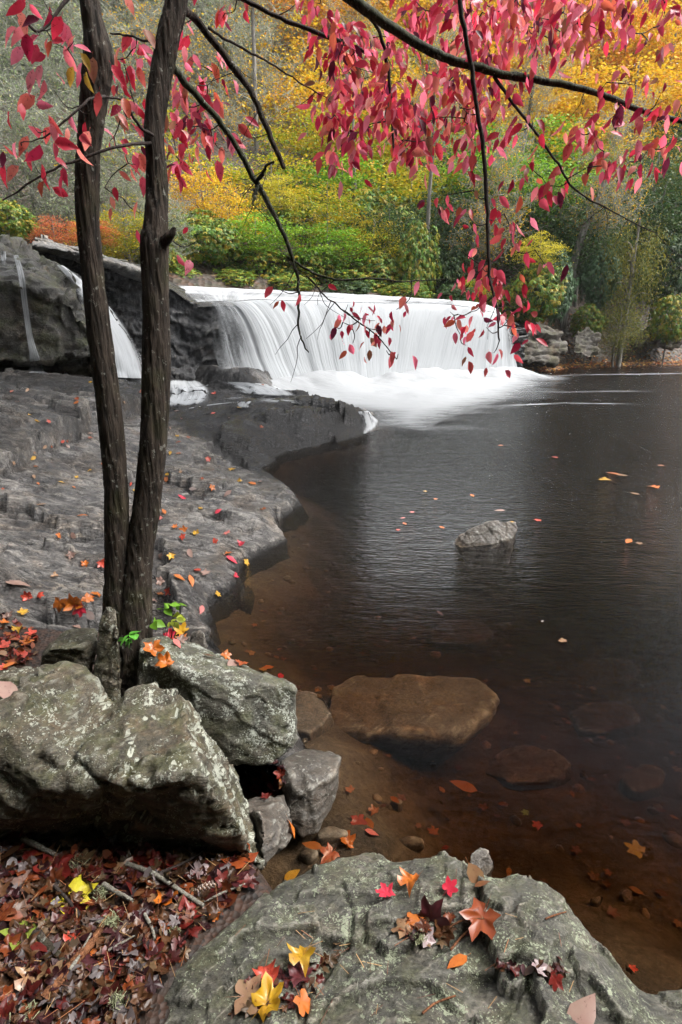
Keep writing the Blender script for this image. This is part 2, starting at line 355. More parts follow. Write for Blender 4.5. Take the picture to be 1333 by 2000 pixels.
LEDGE_POLY = LEDGE + [tuple(at_z(*p)[:2]) for p in [(726, 804, .30), (625, 787, .5), (545, 768, .52), (440, 752, .52)]] + [(-4, 15.5), (-5, 12.5)]
LX, LZ = [p[0] for p in LEDGE3], [p[2] for p in LEDGE3]
def shelf_z(X, Y):
    P = np.c_[X.ravel(), Y.ravel(), 0 * X.ravel()]
    z = tps(ctrl, X, Y)
    d = poly_dist(X, Y, SHORE) + (0.07 * facets(P * 2.6, 11, True)).reshape(X.shape) * sstep(1.5, 4, Y)
    tier = np.interp(X, [p[0] for p in TIER], [p[1] for p in TIER]) + (0.22 * fbm(P * 1.5, 4, 21)).reshape(X.shape)
    fade = sstep(-0.6, -2.2, X)
    z = z + fade * 0.20 * sstep(-0.02, 0.10, Y - tier) + fade * 0.10 * sstep(0.9, 1.05, Y - tier + 0.3 * fbm(P * 0.8, 3, 22).reshape(X.shape))
    dl = poly_dist(X, Y, LEDGE_POLY) + (0.09 * facets(P * 2.0, 31, True)).reshape(X.shape)
    led = np.interp(X, LX, LZ) + 0.04 * sstep(0.2, 2.5, dl)
    z = np.maximum(z * sstep(0.25, -0.2, dl) + led * sstep(-0.2, 0.25, dl), np.where(dl > -0.3, led * sstep(-0.16, 0.06, dl), -9))
    face = led * np.clip(d, 0, 9) / np.maximum(np.clip(d, 0, 9) + np.maximum(-dl, 0), 1e-3)
    wf = sstep(-2.1, -1.4, X) * (Y > 7.5); z = z * (1 - wf) + np.where(dl < 0, np.minimum(face * 1.12, led), z) * wf
    # low ledges running down to the cascades
    stp = strata(P * [0.55, 1.0, 1], (0.35, 1, 0), 1.5, 1.6, 5).reshape(X.shape)
    z = z + (0.06 + 0.05 * sstep(8, 11, Y)) * (stp - 0.4) * sstep(0.1, 0.6, d)
    stp = strata(P * [0.8, 1.0, 1], (-0.5, 1, 0), 4.0, 2.0, 9).reshape(X.shape)
    z = z + 0.04 * (stp - 0.4) * sstep(0.05, 0.3, d)
    z = z + (0.06 * fbm(P * 0.9, 4, 1) + 0.022 * fbm(P * 4, 5, 2, .6)).reshape(X.shape) * sstep(0, 0.4, d)
    wp = P + 0.12 * fbm(P * 2.0, 3, 13)[:, None]
    z = z + (0.10 * facets(wp * [0.7, 1.25, 1], 14, True) + 0.026 * facets(wp * [1.8, 3.4, 1], 15, True) + 0.007 * facets(wp * [5, 9, 1], 16, True)).reshape(X.shape) * sstep(0.02, 0.25, d)
    z = np.maximum(z, 0.02 + 0.03 * sstep(0, .3, d))
    z = np.where(d > 0, z * sstep(-0.04, 0.09, d), 0) - np.maximum(-d, 0) * 2.2 - 0.015 * (d < 0.02)
    return z, d
ys = 1.95 * 1.0066 ** np.arange(0, 318); xs = np.r_[np.linspace(-9.5, -5, 110)[:-1], np.linspace(-5, 1.6, 330)]
X, Y = np.meshgrid(xs, ys); Z, D = shelf_z(X, Y); Z = np.maximum(Z, -1.2)
V = np.c_[X.ravel(), Y.ravel(), Z.ravel()]; fc = grid_faces(*X.shape, mask=(D > -0.5))
V, fc = compact(V, fc); nn = vnormals(V, fc)
V = V + nn * (0.012 * fbm(V * [5, 9, 14], 4, 6, .6) + 0.018 * (strata(V, (0.1, 0.25, 1), 9, 1.0, 7) - 0.3) * (1 - np.abs(nn[:, 2:])[:, 0]))[:, None]
def shelf_material():
    """grey shelf; the ledge nearest the fall is water-blackened"""
    g = G('shelf_and_ledge'); at = g.n('Attribute', attribute_name='wet').outputs['Fac']
    co = g.n('TexCoord').outputs['Object']
    st = g.mapv(co, (1, 4.0, 3), (0.1, 0.15, 0.6)); st2 = g.mapv(co, (1, 6, 4), (0.0, 0.1, -0.35))
    n1 = g.noise(co, 1.3, 6, 0.65, 0.5); n2 = g.noise(st, 5, 7, 0.68, 0.8); n3 = g.noise(co, 60, 5, 0.75); n4 = g.noise(st2, 16, 5, 0.65, 0.5)
    col = g.ramp(g.math('ADD', g.math('MULTIPLY', n1, 0.4), g.math('MULTIPLY', n2, 0.6)), [(0.36, (0.02, 0.02, 0.022)), (0.5, (0.088, 0.084, 0.083)), (0.62, (0.29, 0.278, 0.265))])
    col = g.mix(0.85, col, g.ramp(n3, [(0.33, (0.22, 0.22, 0.22)), (0.53, (1, 1, 1)), (0.7, (1.8, 1.77, 1.7))]), 'MULTIPLY')
    wm = g.ramp(g.noise(co, 1.9, 4, 0.6, 0.8), [(0.5, 0.0), (0.68, 0.5)]); col = g.mix(wm, col, g.mix(1.0, col, (1.45, 1.1, 0.75), 'MULTIPLY'))
    w = g.noise(st2, 1.4, 4, 0.55, 1.2)
    ln = g.ramp(g.math('ABSOLUTE', g.math('SUBTRACT', g.math('FRACT', g.math('MULTIPLY', w, 6.0)), 0.5)), [(0.0, 1.0), (0.05, 0.5), (0.1, 0.0)])
    ln = g.math('MULTIPLY', ln, g.ramp(g.noise(co, 2.4, 4, .6), [(0.5, 0.0), (0.62, 0.8)])); col = g.mix(ln, col, (0.36, 0.31, 0.25))
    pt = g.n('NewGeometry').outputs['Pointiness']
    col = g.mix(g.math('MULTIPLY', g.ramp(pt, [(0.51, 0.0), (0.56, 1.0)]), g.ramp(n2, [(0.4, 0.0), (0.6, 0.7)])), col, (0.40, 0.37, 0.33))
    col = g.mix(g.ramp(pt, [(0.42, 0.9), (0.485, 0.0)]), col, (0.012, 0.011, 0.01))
    blk = g.ramp(n4, [(0.40, (0.003, 0.003, 0.0035)), (0.66, (0.045, 0.043, 0.042))])
    col = g.mix(at, col, blk)
    rg = g.n('MapRange', {'Value': g.noise(co, 2.8, 5, 0.65), 1: 0.38, 2: 0.62, 3: 0.12, 4: 0.42}).outputs[0]
    rg = g.mix(at, rg, (0.22, 0.22, 0.22))
    hgt = g.math('ADD', g.math('MULTIPLY', n2, 0.5), g.math('ADD', g.math('MULTIPLY', n3, 0.25), g.math('MULTIPLY', n4, 0.6)))
    return g.surf(g.n('BsdfPrincipled', {'Base Color': col, 'Roughness': rg, 'Specular IOR Level': g.mix(at, (0.65, 0.65, 0.65), (0.45, 0.45, 0.45)), 'Normal': g.bump(hgt, 1.0, 0.05)}))
M['shelfledge'] = shelf_material()
wetd = sstep(-0.6, -0.25, poly_dist(V[:, 0], V[:, 1], LEDGE_POLY) + 0.2 * fbm(V * 3, 3, 4))
FACE_POLY = SHORE_LINE[9:] + LEDGE[::-1]
wetd = np.maximum(wetd, sstep(-0.25, 0.02, poly_dist(V[:, 0], V[:, 1], FACE_POLY) + 0.12 * fbm(V * 3, 3, 14)))
wetd = np.maximum(wetd, sstep(0.075, 0.015, V[:, 2] + 0.03 * fbm(V * 6, 3, 8)))
wetd = np.maximum(wetd, 0.75 * sstep(0, 0.4, V[:, 1] - np.interp(V[:, 0], [p[0] for p in TIER], [p[1] for p in TIER])) * sstep(-0.2, 0.3, fbm(V * [0.6, 1.6, 1], 3, 9) + 0.12))
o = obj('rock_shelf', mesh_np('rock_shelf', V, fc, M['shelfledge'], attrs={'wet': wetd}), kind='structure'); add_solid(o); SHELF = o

# ---------------------------------------------------------------- near bank under the litter
def bank_z(X, Y):
    P = np.c_[X.ravel(), Y.ravel(), 0 * X.ravel()]
    z = 0.30 + 0.10 * sstep(0.2, -1.5, X) + 0.04 * fbm(P * 3, 4, 41).reshape(X.shape) - 0.30 * sstep(1.55, 2.5, Y) * sstep(-1.2, -0.4, X)
    return z - 1.4 * sstep(-0.30, 0.15, X - np.interp(Y, [0, 1.2, 1.45, 1.7, 2.6], [0.9, 0.10, -0.10, -0.22, -0.85]))
xs = np.linspace(-3.0, 1.2, 170); ys = np.linspace(-0.6, 2.6, 130); X, Y = np.meshgrid(xs, ys); Z = bank_z(X, Y)
o = obj('ground', mesh_np('ground', np.c_[X.ravel(), Y.ravel(), Z.ravel()], grid_faces(*X.shape, mask=Z > -0.4), M['humus']), kind='structure'); add_solid(o); GROUND = o

# ---------------------------------------------------------------- boulders from hulls
def boulder(name, hulls, vox, mat, amp=(0.02, 5.0), fine=0.005, layer=(0, (0, 0, 1), 10), seed=0, smooth=2, solid=True, **props):
    """each hull is a list of world points; the union is voxelised, then weathered"""
    bm = bmesh.new()
    for h in hulls:
        vs = [bm.verts.new(p) for p in h]; r = bmesh.ops.convex_hull(bm, input=vs)
        bmesh.ops.delete(bm, geom=[x for x in r['geom_interior'] if isinstance(x, bmesh.types.BMVert)], context='VERTS')
    me = bpy.data.meshes.new('tmp'); bm.to_mesh(me); bm.free()
    t = bpy.data.objects.new('tmp', me); C.objects.link(t)
    md = t.modifiers.new('r', 'REMESH'); md.mode = 'VOXEL'; md.voxel_size = vox
    if smooth: s = t.modifiers.new('s', 'SMOOTH'); s.factor = 0.5; s.iterations = smooth
    dg = bpy.context.evaluated_depsgraph_get(); ev = t.evaluated_get(dg).to_mesh()
    V = np.empty(len(ev.vertices) * 3); ev.vertices.foreach_get('co', V); V = V.reshape(-1, 3)
    fc = np.array([tuple(p.vertices) for p in ev.polygons if len(p.vertices) == 4])
    bpy.data.objects.remove(t); bpy.data.meshes.remove(me)
    nn = vnormals(V, fc)
    d = amp[0] * fbm(V * amp[1], 4, seed, .5) + fine * fbm(V * amp[1] * 7, 3, seed + 9, .6)
    wq = V + 0.06 / amp[1] * 5 * fbm(V * amp[1] * 2, 2, seed + 2)[:, None]
    d = 0.6 * d + amp[0] * 0.9 * facets(wq * amp[1] * 0.9, seed + 60) + amp[0] * 0.35 * facets(wq * amp[1] * 3.1, seed + 70)
    ch = vn(V * amp[1] * 1.7 + fbm(V * amp[1], 2, seed + 3)[:, None] * 0.8, seed + 5); d = d - amp[0] * 0.8 * sstep(0.25, 0.3, ch)       # broken chips
    if layer[0]: d = d + layer[0] * (strata(V, layer[1], layer[2], 0.9, seed) - 0.45)
    V = V + nn * d[:, None]
    base = np.array([V[:, 0].mean(), V[:, 1].mean(), V[:, 2].min()])
    o = obj(name, mesh_np(name, V - base, fc, mat), loc=base, **props)
    if solid: add_solid(o)
    return o
Yp = lambda L: [tuple(at_y(a, b, y)) for a, b, y in L]
ROCKS = 'stones piled at the foot of the twin-trunk tree'
boulder('boulder', [Yp([(-140, 1320, 1.75), (60, 1300, 1.72), (125, 1288, 1.7), (165, 1300, 1.7), (235, 1370, 1.62), (-140, 1420, 1.38), (0, 1410, 1.38), (110, 1530, 1.27), (190, 1530, 1.28), (-160, 1690, 1.32), (0, 1655, 1.42), (200, 1660, 1.45), (-140, 1500, 2.0), (180, 1420, 1.9), (100, 1380, 2.0)]),
                    Yp([(200, 1400, 1.6), (240, 1352, 1.60), (300, 1340, 1.62), (345, 1342, 1.6), (370, 1375, 1.58), (445, 1480, 1.52), (160, 1480, 1.33), (250, 1528, 1.26), (330, 1520, 1.26), (395, 1510, 1.28), (460, 1600, 1.30), (512, 1692, 1.33), (200, 1660, 1.45), (400, 1665, 1.43), (490, 1680, 1.40), (420, 1480, 1.85), (490, 1610, 1.60), (515, 1690, 1.45), (300, 1480, 1.95), (150, 1480, 1.9)])],
        0.011, M['boulder'], (0.022, 5.5), 0.006, (0.014, (0.2, -0.5, 1), 22), 3, 1,
        label='large dark mossy boulder with white lichen on its right edge, above the leaf litter', category='boulder')
boulder('boulder', [Yp([(268, 1262, 2.02), (285, 1240, 2.12), (350, 1256, 2.2), (400, 1262, 2.2), (475, 1306, 1.98), (470, 1290, 2.12), (560, 1330, 2.0), (580, 1345, 1.93), (520, 1315, 2.08), (582, 1440, 1.86), (552, 1478, 1.80), (516, 1496, 1.78), (455, 1490, 1.82), (340, 1300, 1.86), (275, 1300, 1.9), (270, 1420, 1.9), (350, 1500, 1.8), (560, 1440, 2.15), (330, 1400, 2.3)])],
        0.010, M['block'], (0.012, 5.0), 0.005, (0.010, (0.5, 0.5, 0.6), 14), 11, 1,
        label='grey lichen-spotted block with flat top and square right end beside the water', category='boulder')
boulder('stone', [Yp([(548, 1492, 1.88), (595, 1462, 2.05), (640, 1464, 2.06), (668, 1476, 1.98), (652, 1512, 1.86), (600, 1545, 1.74), (575, 1540, 1.76), (560, 1600, 1.72), (588, 1640, 1.68), (620, 1622, 1.72), (655, 1560, 1.85), (600, 1600, 2.05), (565, 1560, 2.0)])],
        0.009, M['bare'], (0.010, 6.0), 0.004, (0.006, (0.2, 0.3, 1), 20), 21, 1,
        label='brown angular stone with one corner standing in the water', category='stone')
boulder('stone', [Yp([(470, 1570, 1.62), (500, 1556, 1.68), (556, 1552, 1.7), (572, 1600, 1.58), (540, 1598, 1.5), (505, 1588, 1.47), (515, 1700, 1.37), (572, 1632, 1.52), (545, 1670, 1.42), (480, 1690, 1.5), (500, 1650, 1.75)])],
        0.009, M['bare'], (0.010, 6.0), 0.004, (0.008, (0.2, 0.3, 1), 20), 25, 1,
        label='small brown wedge stone tucked against the boulder under red leaves', category='stone')
boulder('standing_stone', [Yp([(192, 1215, 1.97), (208, 1184, 2.0), (228, 1186, 2.0), (231, 1230, 1.93), (236, 1330, 1.86), (232, 1400, 1.82), (183, 1330, 1.9), (180, 1400, 1.86), (200, 1200, 2.06), (232, 1300, 2.02), (190, 1330, 2.02), (205, 1400, 1.82)])],
        0.008, M['boulder'], (0.010, 7.0), 0.004, (0.005, (1, 0, 0.2), 25), 31, 1,
        label='thin upright stone slab standing against the tree base', category='stone')
boulder('stone', [Yp([(78, 1285, 2.06), (100, 1248, 2.2), (130, 1228, 2.3), (188, 1226, 2.3), (192, 1252, 2.15), (160, 1262, 2.06), (100, 1266, 2.04), (75, 1330, 2.1), (185, 1340, 2.1), (150, 1330, 2.3)])],
        0.010, M['boulder'], (0.012, 6.0), 0.005, (0.010, (0, 0.2, 1), 16), 35, 1,
        label='dark flat-topped stone left of the upright slab', category='stone')
boulder('stone', [Yp([(365, 1262, 2.5), (372, 1235, 2.52), (385, 1226, 2.55), (400, 1236, 2.5), (407, 1262, 2.45), (390, 1285, 2.42), (370, 1285, 2.46), (385, 1262, 2.62)])],
        0.008, M['bare'], (0.006, 8.0), 0.003, (0, (0, 0, 1), 1), 39, 2, label='small rounded grey stone at the water side of the tree', category='stone')
boulder('stone', [Yp([(915, 1700, 1.56), (920, 1668, 1.60), (938, 1656, 1.62), (955, 1660, 1.62), (968, 1690, 1.58), (940, 1730, 1.52), (930, 1700, 1.72), (950, 1740, 1.6)])],
        0.006, M['bare'], (0.005, 9.0), 0.003, (0, (0, 0, 1), 1), 43, 2, label='small round brown stone behind the foreground slab', category='stone')
boulder('stone', [Yp([(882, 1060, 4.86), (894, 1046, 4.92), (920, 1031, 4.95), (950, 1022, 4.98), (962, 1014, 5.0), (988, 1023, 5.02), (1008, 1020, 5.04), (1013, 1034, 5.0), (1003, 1050, 4.92), (962, 1064, 4.78), (900, 1070, 4.80)]) + [(1.25, 5.0, -.3), (1.6, 5.0, -.3), (1.25, 4.95, -.4), (1.5, 5.2, -.4), (1.3, 5.25, -.1)]],
        0.010, M['bare'], (0.014, 5.0), 0.006, (0.012, (0.8, 0.2, 0.5), 10), 47, 1, label='lone dark stone with a pale crest rising out of the pool', category='stone')

# ---------------------------------------------------------------- foreground slab
sl_in = [(600, 1800, .40), (800, 1750, .40), (1000, 1800, .40), (700, 1950, .44), (1000, 1950, .42), (1250, 1960, .27), (400, 1930, .39), (500, 1780, .38), (900, 1700, .38), (1080, 1760, .36), (640, 1690, .36), (800, 2050, .47), (1150, 1870, .33)]
sl_ctrl = [(*at_z(a, b, z)[:2], z) for a, b, z in slab_edge_px + sl_in]
SLAB_POLY = SLAB_EDGE + [(1.3, 0.3), (-0.35, 0.3)]
def fline(L, z=.4):
    p = sorted(px2(L, z)); return [q[0] for q in p], [q[1] for q in p]
stepA = fline([(430, 1850), (470, 1812), (520, 1795), (600, 1782), (690, 1800), (720, 1782), (800, 1765), (900, 1762), (960, 1775)])
stepB = fline([(610, 1985), (720, 1888), (790, 1876), (840, 1885), (900, 1930)]); stepC = fline([(880, 1870), (1000, 1855), (1060, 1875), (1160, 1860), (1230, 1930)]); stepD = fline([(560, 1715), (700, 1708), (830, 1722), (930, 1712)])
CRACK = px2([(668, 1690), (690, 1745), (686, 1800), (640, 1862), (606, 1905), (590, 1990)], .39); CRACK2 = px2([(940, 1720), (915, 1790), (830, 1850)], .39)
SLROT = np.array([[.6, .8, 0], [.8, -.6, 0], [0, 0, 1]])
def slab_z(X, Y):
    P = np.c_[X.ravel(), Y.ravel(), 0 * X.ravel()]; R = lambda a: a.reshape(X.shape)
    z = tps(sl_ctrl, X, Y, 1e-4); wb = 0.012 * R(fbm(P * 18, 3, 51))
    for (lx, ly), h in ((stepA, .034), (stepB, .034), (stepC, .03), (stepD, .016)):
        inr = sstep(lx[0] - .10, lx[0] + .08, X) * sstep(lx[-1] + .10, lx[-1] - .08, X)
        dd = np.interp(X, lx, ly) + wb - Y
        z = z - h * inr * sstep(-0.003, 0.012, dd) * sstep(0.55, 0.05, dd)
    for cr in (CRACK, CRACK2):
        z = z - 0.022 * sstep(0.016, 0.002, poly_dist(X, Y, cr, False) + wb * 0.9 + 0.004)
    z = z + R(0.006 * fbm(P * 4, 4, 52) + 0.004 * fbm(P * 16, 4, 53, .6) + 0.026 * facets((P + .03 * fbm(P * 9, 2, 50)[:, None]) @ SLROT * [1.7, 3.8, 1], 57, True) + 0.006 * facets((P + .02 * fbm(P * 14, 2, 49)[:, None]) @ SLROT * [5, 9.5, 1], 58, True) + 0.005 * facets(P @ SLROT * [14, 24, 1], 59, True)) - .015
    d = poly_dist(X, Y, SLAB_POLY) + 0.012 * R(fbm(P * 14, 3, 55))
    return z - 0.07 * sstep(0.06, 0, d) - np.maximum(-d, 0) * 3.5, d
xs = np.arange(-0.62, 1.35, 0.0055); ys = np.arange(0.35, 1.75, 0.0055); X, Y = np.meshgrid(xs, ys); Z, D = slab_z(X, Y)
V = np.c_[X.ravel(), Y.ravel(), np.maximum(Z, -0.5).ravel()]; fc = grid_faces(*X.shape, mask=D > -0.16); V, fc = compact(V, fc)
nn = vnormals(V, fc); V = V + nn * (0.005 * fbm(V * [24, 36, 60], 4, 56, .6))[:, None]
b0 = np.array([0.5, 0.9, 0.0])
o = obj('rock_slab', mesh_np('rock_slab', V - b0, fc, M['slab']), loc=b0, label='wide layered grey-green rock slab at the bottom, strewn with wet leaves', category='rock'); add_solid(o); SLAB = o

# ---------------------------------------------------------------- sunken stones
def sunk(px, py, w, h, zt, label, seed, name='sunken_stone', pts=None):
    if pts is None:          # only a hand's height of it stands clear of the bed
        for _ in range(6): q = at_z(px, py, zt); zt = float(np.minimum(bed_z(np.array([[q[0]]]), np.array([[q[1]]]))[0, 0] + (.09 if name == 'sunken_stone' else .04), -.07))
    c = at_z(px, py, zt); m = m_per_px(c); r = np.random.default_rng(seed)
    if pts is None:
        pts = []
        for k in range(9):
            a = 2 * math.pi * k / 9 + r.uniform(-.2, .2); q = r.uniform(.8, 1.05)
            pts.append((px + math.cos(a) * w / 2 * q, py + math.sin(a) * h / 2 * q))
    top = [tuple(at_z(a, b, zt + r.uniform(-.02, .01))) for a, b in pts]
    if pts and len(pts) == 11: top = top + [(c[0] + (p[0] - c[0]) * 1.02, c[1] + (p[1] - c[1]) * 1.02, zt - .06) for p in top]
    bot = [(c[0] + (p[0] - c[0]) * .6, c[1] + .05 + (p[1] - c[1]) * .6, zt - .36) for p in top] if len(top) > 12 else [(c[0] + (p[0] - c[0]) * 1.06, c[1] + (p[1] - c[1]) * 1.06, zt - (0.22 if name == 'sunken_stone' else .07)) for p in top]
    return boulder(name, [top + bot], max(0.012, w * m / 45), M['sunk'], (0.016 if w > 80 else .006, 2.5), 0.004, (0, (0, 0, 1), 1), seed, 2, label=label, category='stone')
sunk(800, 1372, 340, 115, -0.19, 'big flat brown stone lying under the water in mid pool', 61, pts=[(632, 1392), (650, 1340), (690, 1318), (800, 1314), (930, 1324), (978, 1356), (950, 1395), (900, 1436), (850, 1425), (770, 1412), (650, 1425)])
sunk(600, 1385, 110, 90, -0.2, 'small sunken stone between the lichen block and the big flat one', 62)
sunk(1030, 1490, 170, 90, -0.3, 'dim sunken slab right of the big flat stone', 63)
sunk(1180, 1400, 150, 70, -0.42, 'brown sunken stone towards the right edge of the pool', 64)
sunk(1255, 1520, 110, 60, -0.36, 'long reddish sunken stone near the right edge', 65)
# sunk(560, 1290, 130, 40, -0.22, 'pale sunken stone beyond the lichen block', 66)
sunk(900, 1235, 150, 50, -0.4, 'dark angular slab sunk behind the big flat stone', 67)
sunk(1170, 1310, 170, 60, -0.5, 'blurred sunken stone in the deeper right water', 68)
sunk(650, 1628, 70, 26, -0.08, 'yellowish pebble under shallow water by the slab tip', 69, 'sunken_pebble')
sunk(800, 1640, 60, 20, -0.12, 'flat tan pebble hugging the slab edge under water', 70, 'sunken_pebble')
sunk(1165, 1755, 34, 26, -0.2, 'pale pebble under water off the right of the slab', 71, 'sunken_pebble')
sunk(605, 1665, 44, 26, -0.02, 'pinkish pebble in the gap between stones and slab', 72, 'sunken_pebble')
sunk(775, 1565, 34, 20, -0.2, 'small orange pebble under water above the slab', 73, 'sunken_pebble')
sunk(1225, 1745, 30, 34, -0.28, 'greyish pebble deep off the right of the slab', 74, 'sunken_pebble')
# ---------------------------------------------------------------- cliff behind the falls
cl = [(-250, 470, 12.8), (-80, 472, 13.0), (60, 482, 13.6), (150, 497, 14.0), (230, 518, 14.3), (300, 545, 14.7), (335, 566, 14.9), (390, 597, 15.2), (480, 596, 16.1), (600, 597, 17.5), (740, 600, 19.0), (900, 607, 20.8), (985, 622, 21.8), (1030, 645, 22.4)]
top = np.array(resample([at_y(*c) for c in cl], 420)); nC = 420
tang = np.gradient(top, axis=0)[:, :2]; tang /= np.linalg.norm(tang, axis=1, keepdims=True); outw = np.c_[tang[:, 1], -tang[:, 0]]
rows = []; nF = 70
for r in range(nF):
    t = r / (nF - 1); z = -0.4 + (top[:, 2] + 0.4) * t
    rows.append(np.c_[top[:, 0] + outw[:, 0] * 0.05, top[:, 1] + outw[:, 1] * 0.05, z])
for r in range(1, 26):
    b = 0.06 * r ** 1.6; rows.append(np.c_[top[:, 0] - outw[:, 0] * b * 0.5, top[:, 1] + b, top[:, 2] + 0.05 * b * sstep(2, -4, top[:, 0]) + 0.02 * b])
V = np.array(rows).reshape(-1, 3); fc = grid_faces(len(rows), nC)
front = np.repeat(np.arange(len(rows)) < nF, nC)
lay = strata(V, (0.12, 0.05, 1), 3.2, 1.6, 77) * 0.22 * (0.35 + sstep(-.3, .4, fbm(V * .9, 3, 70))) + strata(V, (0.1, 0, 1), 8, 1.8, 78) * 0.07
o2 = np.tile(outw, (len(rows), 1)); jag = 0.30 * fbm(V * [1.2, 1.2, 1.2], 4, 79) + 0.10 * fbm(V * 5, 4, 80)
push = np.where(front, lay - 0.2 + jag, jag * 0.3); V[:, 0] += o2[:, 0] * push; V[:, 1] += o2[:, 1] * push
V[:, 2] += np.where(front, 0, 0.06 * fbm(V * [1, 2, 1], 4, 81))
o = obj('cliff', mesh_np('cliff', V, fc, M['black']), kind='structure'); add_solid(o)

# the pale capping slab left of the fall, and the domed rock
boulder('rock_ledge', [Yp([(60, 476, 13.2), (150, 492, 13.3), (230, 512, 13.6), (300, 537, 14.2), (334, 556, 14.6), (330, 548, 16.5), (270, 520, 17), (180, 490, 17), (80, 466, 16), (60, 492, 13.4), (230, 524, 13.7), (330, 566, 14.7), (250, 530, 17)])],
        0.05, M['shelf'], (0.08, 1.0), 0.02, (0.12, (0.2, 0, 1), 5), 91, 1, label='flat pale grey rock ledge capping the cliff behind the left trunk', category='rock')
boulder('rock_dome', [Yp([(-220, 700, 10.3), (0, 708, 10.3), (100, 708, 10.4), (175, 700, 10.6), (205, 690, 10.9), (-220, 560, 10.3), (0, 570, 10.35), (90, 570, 10.5), (155, 600, 10.7), (-220, 470, 11.2), (0, 486, 11.2), (50, 494, 11.3), (100, 515, 11.7), (130, 540, 11.9), (-220, 450, 13), (0, 462, 12.8), (40, 470, 13), (70, 482, 13), (100, 560, 13.5), (185, 640, 11.3), (-220, 700, 13), (205, 712, 12.2)]),
                      Yp([(-200, 690, 10.8), (0, 690, 10.8), (180, 690, 11.0), (-200, 750, 11.0), (0, 745, 11.0), (180, 742, 11.2), (-200, 740, 13), (200, 740, 13), (-200, 690, 13), (200, 690, 12.5)])],
        0.045, M['dome'], (0.16, 1.1), 0.035, (0.06, (0.15, 0.1, 1), 4), 95, 2, label='big dark domed wet rock with moss and a thin trickle at far left', category='rock')
# slope that carries the side cascade
casc_c = [(95, 505, 13.4), (122, 524, 12.9), (150, 560, 12.4), (190, 625, 11.9), (225, 680, 11.5), (255, 735, 11.25)]
boulder('rock_ramp', [Yp([(105, 512, 13.6), (150, 535, 13.4), (200, 580, 12.9), (250, 650, 12.4), (290, 735, 12.1), (150, 575, 12.3), (190, 650, 11.7), (200, 735, 11.2), (285, 760, 11.5), (200, 770, 11.4), (120, 600, 13.6), (300, 740, 13.8), (100, 740, 13.6), (150, 545, 14.2)])],
        0.05, M['black'], (0.05, 1.6), 0.02, (0, (0, 0, 1), 1), 97, 2, label='dark wet rock ramp under the side cascade between the two trunks', category='rock')

# ---------------------------------------------------------------- falling water
def veil_mat(name, scale_u, thin, col=(0.42, 0.44, 0.46)):
    g = G(name); uv = g.n('TexCoord').outputs['UV']; den = g.n('Attribute', attribute_name='dens').outputs['Fac']
    s1 = g.noise(g.mapv(uv, (scale_u, 1.1, 1)), 1.0, 4, 0.6, 0.0); s2 = g.noise(g.mapv(uv, (scale_u * 4.2, 1.3, 1)), 1.0, 3, 0.6)
    s = g.math('ADD', g.math('MULTIPLY', s1, 0.72), g.math('MULTIPLY', s2, 0.28))
    a = g.math('ADD', g.math('MULTIPLY', g.math('SUBTRACT', s, 0.5), thin), den)
    a = g.n('MapRange', {'Value': a, 1: 0.1, 2: 0.95, 3: 0.0, 4: 1.0}, interpolation_type='SMOOTHSTEP').outputs[0]
    bp = g.bump(s, 0.45, 0.25)
    df = g.n('BsdfDiffuse', {'Color': col, 'Normal': bp}); tr = g.n('BsdfTranslucent', {'Color': col, 'Normal': bp})
    w = g.n('MixShader', {0: 0.3, 1: df, 2: tr})
    return g.surf(g.n('MixShader', {0: a, 1: g.n('BsdfTransparent'), 2: w}))
M['fall'] = veil_mat('falling_water', 20.0, 1.5); M['casc'] = veil_mat('cascade_water', 11.0, 1.5, (0.55, 0.57, 0.59)); M['foam'] = None
lip_px = [(384, 590, 15.05), (430, 588, 15.5), (480, 588, 16.0), (600, 589, 17.35), (740, 592, 18.85), (880, 598, 20.4), (950, 607, 21.25), (982, 622, 21.65)]
NU, NV = 520, 60
lip = resample([at_y(*c) for c in lip_px], NU); bas = resample([at_y(*c) for c in fall_base_px], NU)
lip[:, 2] += 0.09 * fbm(np.c_[np.linspace(0, 9, NU), np.zeros(NU), np.zeros(NU)], 4, 99); lip[:, :2] += 0.18 * fbm(np.c_[np.linspace(0, 12, NU), np.zeros(NU) + 5, np.zeros(NU)], 4, 98)[:, None] * np.array([.57, -.82])
u = np.linspace(0, 1, NU); V = []; uv = []; dens = []
back = resample([at_y(a, b, y) for a, b, y in [(318, 556, 24), (430, 563, 24), (560, 569, 24.5), (740, 579, 25), (880, 589, 25.5), (950, 598, 25.5), (975, 612, 25)]], NU)
wob = 0.10 * fbm(np.c_[u * 14, 0 * u, 0 * u], 3, 101) + 0.06 * fbm(np.c_[u * 60, 0 * u, 0 * u], 3, 102)
tl = np.gradient(lip, axis=0)[:, :2]; tl /= np.linalg.norm(tl, axis=1, keepdims=True); ow = np.c_[tl[:, 1], -tl[:, 0]]
for k in range(NV):
    t = k / (NV - 1)
    q = t ** 0.74 + 0.10 * sstep(.75, 1, t)                                      # horizontal travel is fast at the lip, vertical late
    xy = lip[:, :2] * (1 - q) + bas[:, :2] * q
    z = lip[:, 2] + (bas[:, 2] - 0.06 - lip[:, 2]) * (0.02 * t + 0.98 * t ** 1.75)
    bulge = wob * sstep(0, 0.25, t) * (1 - 0.5 * t)
    V.append(np.c_[xy + ow * bulge[:, None], z]); uv.append(np.c_[u, np.full(NU, t)])
    left = np.interp(u, [0, .03, .08, .14, .22, .30, 1], [.12, .25, .38, .5, .72, .95, 1.15])
    edge = np.minimum(left, np.interp(u, [.95, 1], [1.15, .55]))
    dens.append(edge + 0.25 * sstep(0.55, 1, t) - 0.12 * sstep(0.3, 0.0, t) * sstep(0, .1, t))
